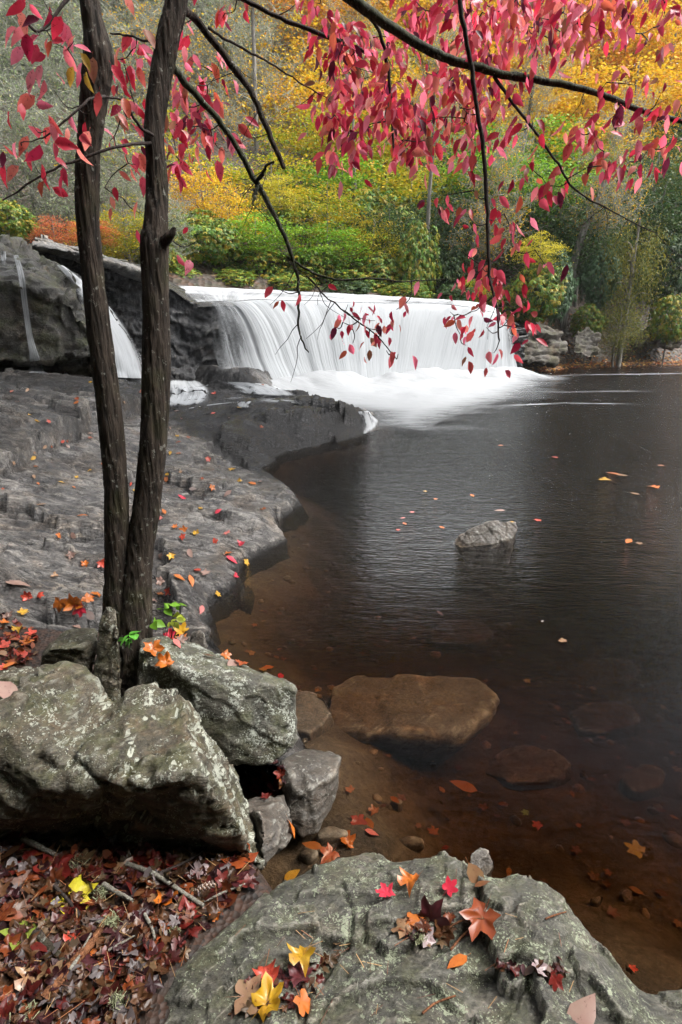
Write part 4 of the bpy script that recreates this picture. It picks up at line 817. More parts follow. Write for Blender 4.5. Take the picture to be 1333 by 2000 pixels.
r = np.random.default_rng(9); N = 2600; x = r.uniform(6, 19, N); yb = np.interp(x, [6.5, 8.2, 10.5, 17, 60], [22.9, 23.6, 25.8, 27.8, 30]) + r.exponential(.8, N) + .15
zc = hill_z(x[None], yb[None])[0] + .03; V, f = leaf_quads(np.c_[x, yb, zc], np.tile([0., 0, 1], (N, 1)), .13, .7, r, 0, .35)
obj('leaf_litter', mesh_np('bank_litter', V, f, M['foliage'], smooth=False, col=np.repeat(pal(r, [(.40, .15, .05), (.45, .24, .07), (.30, .10, .05), (.5, .33, .12), (.35, .2, .12)], N, .3), 4, 0)), kind='stuff', label='orange fallen leaves along the far right shore', category='leaf litter')
def log(pts, w, Y, label, mat='greybark'):
    p = resample([at_y(a, b, Y) for a, b in pts], 12); m = m_per_px(p[0]); v, f = tube(p - p[0], np.linspace(w, w * .55, 12) * m / 2, 8)
    obj('fallen_branch', mesh_np('fallen_branch', v, f, M[mat]), loc=p[0], label=label, category='branch')
log([(70, 468), (110, 478), (150, 488), (190, 500)], 9, 15.5, 'dark fallen branch behind the domed rock'); log([(196, 500), (220, 506), (250, 510)], 5, 15, 'pale fallen twig on the rock ledge between the trunks', 'deadtwig')

# an unseen tree, added so its crowns darken the pool's sky reflections
ov = obj('unseen_shade_tree', None, loc=(-5.6, 5.2, 0.5), label='unseen tree added left of the frame to shade the pool', category='tree')
v, f = tube(resample([(0, 0, -.2), (.1, .3, 3), (1.2, 1.0, 6), (3.5, 1.8, 8.4), (7.2, 2.2, 10.2), (12, 3, 11.8)], 30), np.linspace(.22, .06, 30), 10); obj('trunk', mesh_np('trunk', v, f, M['greybark']), ov)
for i, (x, y, z, rw, rh) in enumerate([(8.6, 3.8, 11.0, 4.4, 2.2), (12.0, 2.6, 11.0, 4.6, 2.4), (12.5, 6.0, 13.0, 4.6, 2.6), (6.5, 5.5, 12.4, 4.2, 2.4)]):
    c = obj('crown', proto('dark', i % 3)[0], ov, (x, y, z), kind='stuff'); c.scale = (rw, rw, rh); c.rotation_euler = (0, 0, i * 1.3)

# unseen wooded slope and trees, added around the camera to block light
X, Y = np.meshgrid(np.linspace(-40, 45, 60), np.linspace(-45, -1.2, 50)); P = np.c_[X.ravel(), Y.ravel(), 0 * X.ravel()]
Z = -.1 + .42 * np.maximum(-1.5 - Y, 0) + .3 * sstep(3, -3, X) + (.4 * fbm(P * .2, 4, 141)).reshape(X.shape) * sstep(-1.5, -6, Y)
obj('light_block_slope', mesh_np('light_block_slope', np.c_[X.ravel(), Y.ravel(), Z.ravel()], grid_faces(*X.shape), M['hill']), kind='structure')
for i, (x, y, h, rw) in enumerate([(-9, -3, 9, 5), (-4, -8, 12, 5.5), (2, -7, 11, 5), (8, -9, 12, 5.5), (14, -6, 11, 5.5), (-13, 3, 10, 5), (20, -2, 11, 6), (-1, -4.5, 8, 3.6), (5.5, -5, 8.5, 3.8), (-16, 10, 11, 5)]):
    b_ = .42 * max(-1.5 - y, 0) if y < 0 else .8
    t_ = obj('light_block_tree', None, loc=(x, y, b_), label='unseen dark-leaved tree added outside the frame to block light', category='tree', group='unseen light-blocking trees added around the camera')
    v, f = tube(np.array([[0, 0, -.3], [.1, .1, h * .5], [0, 0, h]]), np.array([.2, .15, .06]), 8); obj('trunk', mesh_np('trunk', v, f, M['greybark']), t_)
    for q in (.2, .5, .8): c_ = obj('crown', proto('dark', i % 3)[0], t_, (0, 0, h * q), kind='stuff'); c_.scale = (rw * 1.25, rw * 1.25, h * .36); c_.rotation_euler = (0, 0, i + q)
# ---------------------------------------------------------------- twin-trunk tree with red leaves
M['bark'] = bark_mat('tree_bark', (0.006, 0.0045, 0.0035), (0.068, 0.052, 0.040), 1.6, 0.3, 0.5)
M['mossbark'] = bark_mat('mossy_branch_bark', (0.012, 0.012, 0.01), (0.085, 0.095, 0.06), 3.0, 0.6, 0.8)
M['twigbark'] = bark_mat('twig_bark', (0.012, 0.008, 0.008), (0.06, 0.045, 0.04), 6.0, 0.1, 0.1)
M['redleaf'] = leaf_mat('red_leaf', 'object', 0.55, 0.35, 0.8, 0.5); M['redleaf_many'] = leaf_mat('red_leaf_mass', 'attr', 0.55, 0.35, 0.0, 0.5)
tb = at_y(248, 1300, 2.16); tb[2] = 0.12
TREE = obj('twin_trunk_tree', None, loc=tb, label='twin-trunked tree with dark bark and drooping red leaves in front of the pool', category='tree')
def wpath(L): return resample([np.r_[at_y(a, b, y), w * m_per_px(at_y(a, b, y)) / 2] for a, b, y, w in L], max(24, len(L) * 8))
def stem(name, L, rings, sides, mat, furrow=0.06, seed=0, lumps=0.05, label=None):
    q = resample([np.r_[at_y(a, b, y), w * m_per_px(at_y(a, b, y)) / 2] for a, b, y, w in L], rings)
    V, f = tube(q[:, :3] - tb, q[:, 3], sides)
    nn = vnormals(V, f); rr = np.repeat(q[:, 3], sides)
    fur = np.abs(fbm(V * [75, 75, 9], 3, seed)) * -1.6 + 0.35
    V = V + nn * (rr * (furrow * fur + lumps * fbm(V * [9, 9, 6], 3, seed + 4)))[:, None]
    o = obj(name, mesh_np(name, V, f, M[mat]), TREE)
    if label: o['label'] = label
    return o
BR = []                          # nodes of the branch skeleton: (px, py, Y)
def branch(L, sides=8, mat='mossbark', name='branch', n=None, seed=1, par=None):
    q = resample(L, n or len(L) * 7); 
    q[:, :2] += np.c_[fbm(np.c_[np.arange(len(q)) * .45, 0 * q[:, 0] + seed, 0 * q[:, 0]], 3, seed), fbm(np.c_[np.arange(len(q)) * .45, 0 * q[:, 0] + seed + 9, 0 * q[:, 0]], 3, seed + 1)] * 3.0
    W = np.array([np.r_[at_y(*p[:3]), p[3] * m_per_px(at_y(*p[:3])) / 2] for p in q])
    V, f = tube(W[:, :3] - tb, W[:, 3], sides); nn = vnormals(V, f); V = V + nn * (np.repeat(W[:, 3], sides) * (0.22 * fbm(V * 45, 3, seed)))[:, None]
    obj(name, mesh_np(name, V, f, M[mat]), par or TREE); BR.extend((p[0], p[1], p[2]) for p in q); return q
stem('trunk', [(226, 1330, 2.12, 92), (229, 1250, 2.13, 60), (228, 1150, 2.15, 46), (229, 1000, 2.16, 44), (222, 880, 2.17, 45), (206, 740, 2.18, 45), (191, 620, 2.18, 44), (180, 520, 2.18, 42), (172, 420, 2.18, 42), (172, 320, 2.18, 44), (182, 210, 2.18, 48), (193, 120, 2.18, 55), (188, 70, 2.18, 46), (178, 20, 2.18, 38), (172, -60, 2.2, 36), (170, -220, 2.25, 30), (160, -420, 2.3, 22), (150, -600, 2.3, 12)], 480, 72, 'bark', .17, 3, .10, 'left trunk, curving in at the top')
RT = stem('trunk', [(268, 1340, 2.14, 118), (263, 1270, 2.15, 80), (264, 1180, 2.16, 62), (272, 1080, 2.18, 52), (288, 980, 2.2, 50), (301, 850, 2.22, 50), (306, 700, 2.25, 51), (304, 580, 2.26, 50), (302, 480, 2.27, 54), (305, 440, 2.28, 46), (307, 350, 2.3, 40), (301, 260, 2.3, 36), (312, 170, 2.32, 40), (328, 80, 2.33, 42), (342, 20, 2.34, 40), (356, -60, 2.35, 36), (380, -180, 2.38, 34), (400, -260, 2.4, 30), (410, -420, 2.4, 20), (430, -620, 2.4, 10)], 480, 72, 'bark', .17, 7, .08, 'right trunk, thicker at the base, with a broken stub')
branch([(303, 500, 2.27, 24), (318, 478, 2.25, 22), (332, 460, 2.23, 17), (342, 446, 2.22, 7)], 10, 'bark', 'stub', 12, 5, RT)
MAIN = branch([(396, -255, 2.4, 28), (470, -190, 2.4, 26), (580, -90, 2.4, 26), (690, 0, 2.4, 21), (760, 50, 2.4, 19), (850, 105, 2.4, 17), (920, 128, 2.4, 15), (1000, 148, 2.4, 14), (1100, 165, 2.42, 12), (1180, 188, 2.45, 11), (1260, 218, 2.5, 10), (1345, 240, 2.5, 8), (1420, 260, 2.5, 4)], 12, 'mossbark', 'branch', None, 11)
branch([(360, -80, 2.35, 12), (420, -40, 2.5, 10), (490, 5, 2.6, 9), (560, 40, 2.6, 8), (640, 72, 2.6, 8), (690, 92, 2.6, 7), (728, 106, 2.6, 6)], 8, 'twigbark', 'branch', None, 13)
branch([(860, -130, 2.3, 10), (893, -20, 2.3, 10), (905, 50, 2.3, 9), (920, 120, 2.32, 9), (930, 200, 2.33, 8), (945, 300, 2.33, 8), (951, 400, 2.32, 8), (955, 470, 2.3, 7), (956, 540, 2.28, 6), (965, 580, 2.27, 5), (972, 620, 2.26, 4), (975, 665, 2.25, 3)], 8, 'twigbark', 'branch', None, 15)
branch([(330, 118, 2.33, 14), (352, 150, 2.4, 13), (420, 225, 2.45, 12), (465, 290, 2.48, 11), (500, 355, 2.5, 11), (540, 425, 2.5, 9), (562, 480, 2.5, 8), (580, 530, 2.5, 6), (584, 580, 2.5, 5), (583, 640, 2.5, 4), (595, 672, 2.5, 3), (602, 688, 2.5, 2)], 8, 'mossbark', 'branch', None, 17)
branch([(340, 10, 2.33, 16), (375, 30, 2.5, 15), (420, 85, 2.55, 14), (455, 130, 2.55, 14), (490, 178, 2.55, 12), (515, 235, 2.55, 11), (538, 290, 2.55, 10), (555, 328, 2.55, 9)], 9, 'bark', 'branch', None, 19)
branch([(560, 500, 2.5, 5), (600, 525, 2.5, 5), (650, 545, 2.5, 4.5), (720, 545, 2.52, 4), (790, 549, 2.54, 3), (870, 545, 2.56, 2)], 6, 'mossbark', 'branch', None, 21)
branch([(500, 355, 2.5, 6), (512, 340, 2.48, 8), (522, 322, 2.46, 5), (535, 315, 2.45, 3)], 8, 'mossbark', 'branch', None, 23); branch([(504, 362, 2.5, 8), (498, 380, 2.48, 8), (494, 398, 2.46, 3)], 8, 'mossbark', 'branch', None, 25)
branch([(965, 150, 2.4, 7), (1010, 210, 2.38, 6), (1050, 265, 2.36, 5), (1090, 320, 2.35, 5), (1120, 365, 2.35, 4), (1180, 405, 2.36, 3), (1280, 454, 2.38, 2)], 6, 'twigbark', 'branch', None, 27)
branch([(700, 8, 2.4, 10), (740, 60, 2.45, 8), (758, 130, 2.5, 7), (764, 210, 2.5, 6), (768, 300, 2.5, 4)], 6, 'twigbark', 'branch', None, 29)
branch([(600, 540, 2.5, 4), (640, 580, 2.48, 3), (690, 620, 2.46, 3), (735, 655, 2.45, 2.5), (775, 700, 2.44, 2)], 5, 'twigbark', 'branch', None, 31)
branch([(1330, -60, 2.3, 8), (1250, -20, 2.3, 8), (1130, -30, 2.3, 9), (1000, -60, 2.3, 10), (860, -130, 2.3, 11), (640, -260, 2.35, 13), (405, -340, 2.4, 16)], 6, 'twigbark', 'branch', None, 33)
branch([(172, -40, 2.2, 10), (130, 0, 2.1, 8), (80, 60, 2.05, 6), (40, 30, 2.0, 4)], 6, 'twigbark', 'branch', None, 35); branch([(185, 190, 2.16, 7), (205, 190, 2.05, 6), (180, 192, 1.95, 5), (140, 225, 1.9, 4), (90, 265, 1.88, 3), (40, 280, 1.86, 2)], 6, 'twigbark', 'branch', None, 37)
branch([(300, 278, 2.28, 7), (240, 285, 2.12, 6), (150, 312, 2.05, 5), (80, 345, 2.02, 4), (5, 392, 2.0, 3)], 6, 'twigbark', 'branch', None, 39); branch([(300, 265, 2.26, 7), (268, 240, 2.16, 6), (245, 200, 2.1, 5), (205, 188, 2.05, 4)], 6, 'twigbark', 'branch', None, 41)
branch([(330, 85, 2.35, 6), (290, 80, 2.4, 5), (250, 70, 2.45, 4), (215, 65, 2.5, 3)], 6, 'twigbark', 'branch', None, 43); branch([(405, 55, 2.55, 6), (470, 92, 2.6, 5), (540, 130, 2.7, 4), (590, 165, 2.75, 3), (640, 190, 2.75, 2)], 6, 'twigbark', 'branch', None, 45)

CL = []                          # leaf clusters: px, py, leaves, Y, leaf length in px
def cls(Y, ln, L):
    for a, b, n in L: CL.append((a, b, n, Y + random.uniform(-.08, .08), ln))
cls(1.95, 56, [(30, 45, 2), (85, 20, 4), (80, 80, 6), (115, 60, 4), (120, 110, 7), (145, 100, 4), (152, 150, 3), (105, 195, 3), (180, 235, 5), (60, 255, 4), (45, 290, 4), (90, 275, 6), (120, 300, 5), (65, 335, 4), (92, 360, 3), (125, 280, 3), (230, 20, 2)])
cls(2.55, 40, [(245, 150, 9), (255, 190, 9), (235, 250, 7), (270, 230, 7), (245, 315, 5), (215, 290, 4), (265, 335, 4), (205, 380, 2), (240, 400, 2), (275, 430, 2), (345, 478, 1), (385, 485, 2), (260, 110, 6), (225, 130, 4)])
cls(2.7, 40, [(350, 60, 6), (370, 130, 11), (385, 180, 11), (360, 250, 12), (390, 260, 11), (415, 280, 8), (345, 320, 10), (360, 350, 5), (445, 310, 2), (340, 200, 8), (440, 40, 3), (425, 160, 6), (400, 215, 8), (430, 255, 5), (330, 265, 6)])
cls(2.7, 36, [(460, 10, 4), (430, 40, 3), (625, 125, 4), (645, 60, 8), (620, 20, 5), (665, 90, 10), (640, 240, 10), (650, 210, 8), (665, 310, 4), (625, 5, 5), (590, 8, 3), (690, 140, 8)])
lowx = [640, 700, 740, 770, 800, 830, 870, 900, 940, 980, 1060]; lowy = [320, 350, 400, 420, 385, 330, 270, 300, 290, 190, 180]
for k in range(84):
    x = random.uniform(640, 960) if k < 70 else random.uniform(900, 1060); lo = np.interp(x, lowx, lowy); y = random.uniform(0, lo)
    CL.append((x, y, random.randint(6, 9), random.uniform(2.3, 3.0), 36))
for k in range(50):
    x = random.uniform(930, 1345); y = random.uniform(-10, 25) + random.random() ** 1.6 * 95; CL.append((x, y, random.randint(3, 6), random.uniform(2.2, 3.0), 36))
cls(2.35, 40, [(1120, 265, 5), (1160, 270, 7), (1180, 310, 8), (1200, 340, 6), (1230, 330, 5), (1250, 345, 5), (1270, 300, 5), (1310, 290, 7), (1330, 220, 6), (1290, 200, 5), (1240, 180, 6), (1210, 230, 5), (1260, 240, 5), (1150, 340, 4), (1030, 330, 5), (1015, 270, 6), (1040, 250, 4), (1185, 175, 4)])
cls(2.35, 36, [(1080, 375, 6), (1060, 360, 4), (865, 395, 6), (925, 385, 4), (915, 435, 8), (985, 430, 5), (1000, 465, 7), (1010, 505, 3), (905, 505, 2), (940, 530, 9), (980, 545, 7), (1045, 500, 2), (1065, 530, 3)])
cls(2.28, 31, [(900, 565, 5), (920, 560, 7), (960, 590, 7), (990, 600, 7), (1015, 605, 7), (880, 620, 4), (895, 625, 4), (930, 590, 4), (990, 640, 3), (1030, 655, 7), (900, 665, 4), (950, 650, 2), (910, 685, 3), (965, 700, 6), (920, 620, 3)])
cls(2.45, 30, [(550, 578, 3), (610, 565, 2), (680, 605, 4), (670, 640, 6), (700, 630, 6), (720, 650, 6), (745, 655, 4), (775, 615, 5), (720, 665, 4), (690, 680, 3), (755, 695, 2), (778, 702, 3), (805, 560, 1), (655, 650, 2)])
# twig network: every cluster grows from the nearest wood above it
nodes = [tuple(b) for b in BR if b[1] > -330]
def cost(n, c): return math.hypot(n[0] - c[0], (n[1] - c[1]) * (1.0 if n[1] < c[1] else 2.2)) + 260 * abs(n[2] - c[3])
todo = list(CL); NTW = 0
while todo:
    arr = np.array(nodes); best = None
    cc = np.array([c[:4] for c in todo]); dy = arr[None, :, 1] - cc[:, None, 1]
    D = np.hypot(arr[None, :, 0] - cc[:, None, 0], np.where(dy < 0, dy, dy * 2.2)) + 200 * np.abs(arr[None, :, 2] - cc[:, None, 3])
    i, j = np.unravel_index(D.argmin(), D.shape); c = todo.pop(i); n0 = nodes[j]
    bow = random.uniform(-.18, .18); dx, dyy = c[0] - n0[0], c[1] - n0[1]
    mid = (n0[0] + dx * .5 - dyy * bow, n0[1] + dyy * .45 + dx * bow, (n0[2] + c[3]) / 2); end = (c[0], c[1] - c[4] * .35, c[3])
    q = resample([n0, mid, end], 7); W = np.array([at_y(*p) for p in q]); ms = m_per_px(W[0])
    V, f = tube(W - tb, np.linspace(2.6, 1.2, 7) * ms * .5, 4); obj('twig', mesh_np('twig', V, f, M['twigbark']), TREE); NTW += 1
    nodes.extend(tuple(p) for p in q[2:])
# bare hanging twigs
for k in range(46):
    n0 = random.choice([b for b in BR if 0 < b[1] < 660 and 380 < b[0] < 1300]); x, y, Yv = n0; pts = [n0]; a = random.uniform(.6, 2.5)
    for s in range(4):
        a += random.uniform(-.5, .5); l = random.uniform(10, 28); x += math.cos(a) * l; y += math.sin(a) * l; pts.append((x, y, Yv + random.uniform(-.03, .03)))
    W = np.array([at_y(*p) for p in resample(pts, 9)]); V, f = tube(W - tb, np.linspace(1.8, .7, 9) * m_per_px(W[0]) * .5, 4); obj('twig', mesh_np('twig', V, f, M['twigbark']), TREE)

def leaf_shape(seed, asp=.27, fold=.25, curl=.25):
    r = np.random.default_rng(seed); t = np.array([0, .2, .45, .72, 1.]); w = np.array([0.012, .8, 1., .66, 0.]) * asp
    z = -curl * t ** 2 * .5; mid = np.c_[t, 0 * t, z]
    Lf = np.c_[t + 0.01 * r.normal(0, 1, 5), w * r.uniform(.9, 1.1, 5), z + w * fold + r.normal(0, .02, 5)]; Rt = np.c_[t, -w * r.uniform(.9, 1.1, 5), z + w * fold + r.normal(0, .02, 5)]
    st = np.array([[-.18, .008, .03], [-.18, -.008, .03]]); V = np.concatenate([mid, Lf[1:4], Rt[1:4], st])
    F = [(0, 1, 5), (1, 2, 6), (1, 6, 5), (2, 3, 7), (2, 7, 6), (3, 4, 7), (0, 8, 1), (1, 9, 2), (1, 8, 9), (2, 10, 3), (2, 9, 10), (3, 10, 4), (11, 12, 0)]
    return V, np.array(F)
SH = [leaf_shape(300 + i, random.uniform(.17, .27), random.uniform(.0, .7), random.uniform(-.2, .95)) for i in range(8)]
SHM = [mesh_np('red_leaf', v, f, M['redleaf']) for v, f in SH]
REDP = [(.95, .22, .34), (.95, .27, .38), (.95, .18, .29), (.92, .32, .38), (.93, .30, .24), (.82, .11, .18), (.84, .22, .26), (.80, .20, .16), (.66, .045, .085), (.58, .035, .07), (.66, .08, .11), (.55, .05, .10), (.60, .10, .10), (.62, .06, .12), (.36, .02, .06), (.64, .14, .08), (.5, .03, .06), (.14, .02, .05)]
lv = []
for (x, y, n, Yv, ln) in CL:
    for k in range(int(n * (1.55 if x > 560 and y < 430 else 1.3 if x > 210 else 1.0))):
        a = random.gauss(0, 1) * 22; b = random.gauss(0, 1) * 20 - ln * .25
        lp = ln * (random.uniform(.4, .98) if x > 300 else random.uniform(.5, .92)); p = at_y(x + a * ln / 38, y + b * ln / 38, Yv + random.gauss(0, .06)); L = lp * m_per_px(p)
        ax = np.array([random.gauss(0, .55) + a * .012, random.gauss(0, .4), -1 + random.gauss(0, .35)]); ax /= np.linalg.norm(ax)
        nv = np.array([random.gauss(0, .7), -0.9 + random.gauss(0, .5), .35 + random.gauss(0, .4)]); nv -= ax * (nv @ ax); nv /= np.linalg.norm(nv)
        col = np.array(random.choice(REDP)) * random.uniform(.8, 1.2)
        if 140 < x < 165 and 130 < y < 170: col = np.array([.38, .26, .04])
        if random.random() < .03: col = np.array([.35, .16, .10])
        lv.append((p, ax, nv, L, col, random.randrange(8), (lp if -20 < x < 1350 and y > -20 else 0)))
lv.sort(key=lambda q: -q[6])
# leaves high in the crown, above the frame
for k in range(1500):
    p = np.array([random.uniform(-2.9, 3.3), random.uniform(.0, 4.8), 0]); p[2] = CAM_H + .50 * p[1] + .55 + random.uniform(0, 2.6)
    ax = np.array([random.gauss(0, .6), random.gauss(0, .6), -1 + random.gauss(0, .5)]); ax /= np.linalg.norm(ax); nv = np.array([random.gauss(0, .6), random.gauss(0, .6), 1.]); nv -= ax * (nv @ ax); nv /= np.linalg.norm(nv)
    lv.append((p, ax, nv, random.uniform(.09, .13), np.array(random.choice(REDP)), random.randrange(8), -1))
Vs, fs, cs, k = [], [], [], 0
for i, (p, ax, nv, L, col, s, _) in enumerate(lv):
    R = np.c_[ax, np.cross(nv, ax), nv] * L
    if i < 300:
        o = bpy.data.objects.new('leaf', SHM[s]); C.objects.link(o); o.parent = TREE
        Mx = np.eye(4); Mx[:3, :3] = R; Mx[:3, 3] = p - tb; o.matrix_basis = Matrix(Mx.tolist()); o.color = (*col, 1)
    else:
        v, f = SH[s]; Vs.append(v @ R.T + p - tb); fs.append(f + k); cs.append(np.tile(col, (len(v), 1))); k += len(v)
obj('foliage', mesh_np('foliage', np.concatenate(Vs), np.concatenate(fs), M['redleaf_many'], col=np.concatenate(cs)), TREE, kind='stuff')
# ---------------------------------------------------------------- fallen leaves, twigs, cones
def maple_shape(seed, curl=.25, teeth=True):
    r = np.random.default_rng(seed); pts = []
    key = [(-90, .14), (-74, .50), (-52, .62), (-30, .82), (-18, .66), (-4, .56), (8, .60), (20, .82), (35, 1.0), (46, .80), (56, .62), (64, .58), (74, .80), (90, 1.08), (106, .80), (116, .58), (124, .62), (134, .80), (145, 1.0), (160, .82), (172, .60), (184, .56), (198, .66), (210, .82), (232, .62), (254, .50)]
    for a, q in key: pts.append((math.radians(a + r.normal(0, 2.5)), q * r.uniform(.88, 1.08)))
    n = len(pts); out = np.array([[math.cos(a) * q * .52, math.sin(a) * q * .52, 0] for a, q in pts]); mid = out * .5
    V = np.concatenate([[[0, 0, 0]], mid, out, [[.012, -.06, 0], [-.012, -.06, 0], [0.03, -.5, .04]]]); F = []
    for i in range(n):
        j = (i + 1) % n; F += [(0, 1 + i, 1 + j), (1 + i, 1 + n + i, 1 + n + j), (1 + i, 1 + n + j, 1 + j)]
    F.append((1 + 2 * n, 2 + 2 * n, 3 + 2 * n))
    rr = (V[:, :2] ** 2).sum(1); th = r.uniform(0, 6.28); V[:, 2] += curl * rr * (1 + 1.2 * np.cos(2 * (np.arctan2(V[:, 1], V[:, 0]) - th))) + .05 * curl / .25 * vn(V * 6 + seed, seed) - .05 * np.abs(V[:, 0]) * 0
    return V, np.array(F)
M['fallen'] = leaf_mat('fallen_leaf', 'object', 0.15, 0.33, 0.6, 0.5); M['fallen_many'] = leaf_mat('leaf_litter', 'attr', 0.05, 0.42, 0.0, 0.4)
MS = [maple_shape(400 + i, [.15, .35, .6, .25, .9, -.3][i]) for i in range(6)]; MSM = [mesh_np('maple_leaf', v, f, M['fallen']) for v, f in MS]
OV = []
for i in range(3):
    v, f = leaf_shape(350 + i, .24, .2 - .1 * i, .3); v = v.copy(); v[:, 0] -= .5; OV.append((v, f))
OVM = [mesh_np('oval_leaf', v, f, M['fallen']) for v, f in OV]
COL = {'crimson': (.55, .03, .06), 'red': (.50, .07, .04), 'orange': (.46, .135, .018), 'yellow': (.50, .30, .02), 'pale': (.27, .185, .15), 'tan': (.27, .165, .085), 'rust': (.30, .07, .02), 'maroon': (.085, .022, .026), 'brown': (.16, .07, .03), 'pink': (.50, .15, .13), 'green': (.22, .30, .05), 'lime': (.50, .46, .03), 'darkred': (.17, .02, .015), 'grey': (.30, .25, .25), 'white': (.33, .285, .26)}
FR = np.random.default_rng(21)
def fallen(px, py, size, col, label, shape='m', tilt=.12, z=None, group=None, lift=.010, pt=None):
    if z is not None: p = at_z(px, py, z); n = np.array([0, 0, 1.])
    else:
        h = hit(px, py)
        if h is None: return None
        p, n = h[0], h[1]
        if n[2] < 0: n = -n
    L = size * m_per_px(p) * (0.92 if shape == 'm' else 1.1)
    n = n * (1 if z is not None else .75) + np.array([0, 0, .25]) + FR.normal(0, tilt, 3); n /= np.linalg.norm(n)
    a = FR.uniform(0, 6.28); ax = np.array([math.cos(a), math.sin(a), 0]); ax -= n * (ax @ n); ax /= np.linalg.norm(ax)
    R = np.c_[ax, np.cross(n, ax), n] * L; me = (MSM if shape == 'm' else OVM)[FR.integers(0, 6 if shape == 'm' else 3)]
    if z is not None: R[:, 2] *= .3
    o = bpy.data.objects.new('fallen_leaf', me); C.objects.link(o); Mx = np.eye(4); Mx[:3, :3] = R; Mx[:3, 3] = p + n * (lift + .06 * L if z is None else .004) * (1 if z is None else 1) ; o.matrix_world = Matrix(Mx.tolist())
    o.color = (*np.clip(np.array(COL[col]) * FR.uniform(.8, 1.15), 0, .8), 1); o['label'] = label; o['category'] = 'leaf'
    if group: o['group'] = group
    return o
# pebbles and sunken scraps on the near bed
def bed_stuff():
    Vs, fs, cs, k = [], [], [], 0; ico = bmesh.new(); bmesh.ops.create_icosphere(ico, subdivisions=1, radius=1); iv = np.array([v.co for v in ico.verts]); fi = np.array([[v.index for v in q.verts] for q in ico.faces]); ico.free()
    for i in range(420):
        x, y = FR.uniform(-.9, 4.2), FR.uniform(1.2, 5.5); z = float(bed_z(np.array([[x]]), np.array([[y]]))[0, 0])
        if poly_dist(np.array([x]), np.array([y]), SHORE)[0] > -.03: continue
        s = FR.uniform(.010, .04) * (1.6 if FR.random() < .15 else 1); v = iv * [s, s * FR.uniform(.6, 1), s * .45] * (1 + .25 * fbm(iv * 1.3 + i, 2, i))[:, None]; th = FR.uniform(0, 6.28); R = np.array([[math.cos(th), -math.sin(th), 0], [math.sin(th), math.cos(th), 0], [0, 0, 1]])
        Vs.append(v @ R.T + [x, y, min(z, -.08) + s * .15]); fs.append(fi + k); k += len(iv); cs.append(np.tile(pal(FR, [(.10, .08, .055), (.16, .12, .08), (.06, .05, .035), (.2, .15, .1)], 1, .3), (len(iv), 1)))
    obj('pebbles', mesh_np('pebbles', np.concatenate(Vs), np.concatenate(fs), M['fallen_many'], col=np.concatenate(cs)), kind='stuff', label='brown pebbles strewn over the shallow pool bed', category='pebbles')
    Vs, fs, cs, k = [], [], [], 0
    for i in range(260):
        x, y = FR.uniform(-.7, 3.2), FR.uniform(1.25, 4.2)
        if poly_dist(np.array([x]), np.array([y]), SHORE)[0] > -.05: continue
        z = float(bed_z(np.array([[x]]), np.array([[y]]))[0, 0]); v, fm = (MS + OV)[FR.integers(0, 9)]; th = FR.uniform(0, 6.28); R = np.array([[math.cos(th), -math.sin(th), 0], [math.sin(th), math.cos(th), 0], [0, 0, .6]]); s = FR.uniform(.03, .07)
        Vs.append((v * s) @ R.T + [x, y, min(z, -.08) + .02]); fs.append(fm + k); k += len(v); cs.append(np.tile(pal(FR, [(.20, .07, .03), (.14, .06, .03), (.3, .14, .04), (.1, .04, .03)], 1, .3), (len(v), 1)))
    obj('sunken_litter', mesh_np('sunken_litter', np.concatenate(Vs), np.concatenate(fs), M['fallen_many'], col=np.concatenate(cs)), kind='stuff', label='dark sunken leaves on the shallow pool bed', category='leaf litter')
bed_stuff()
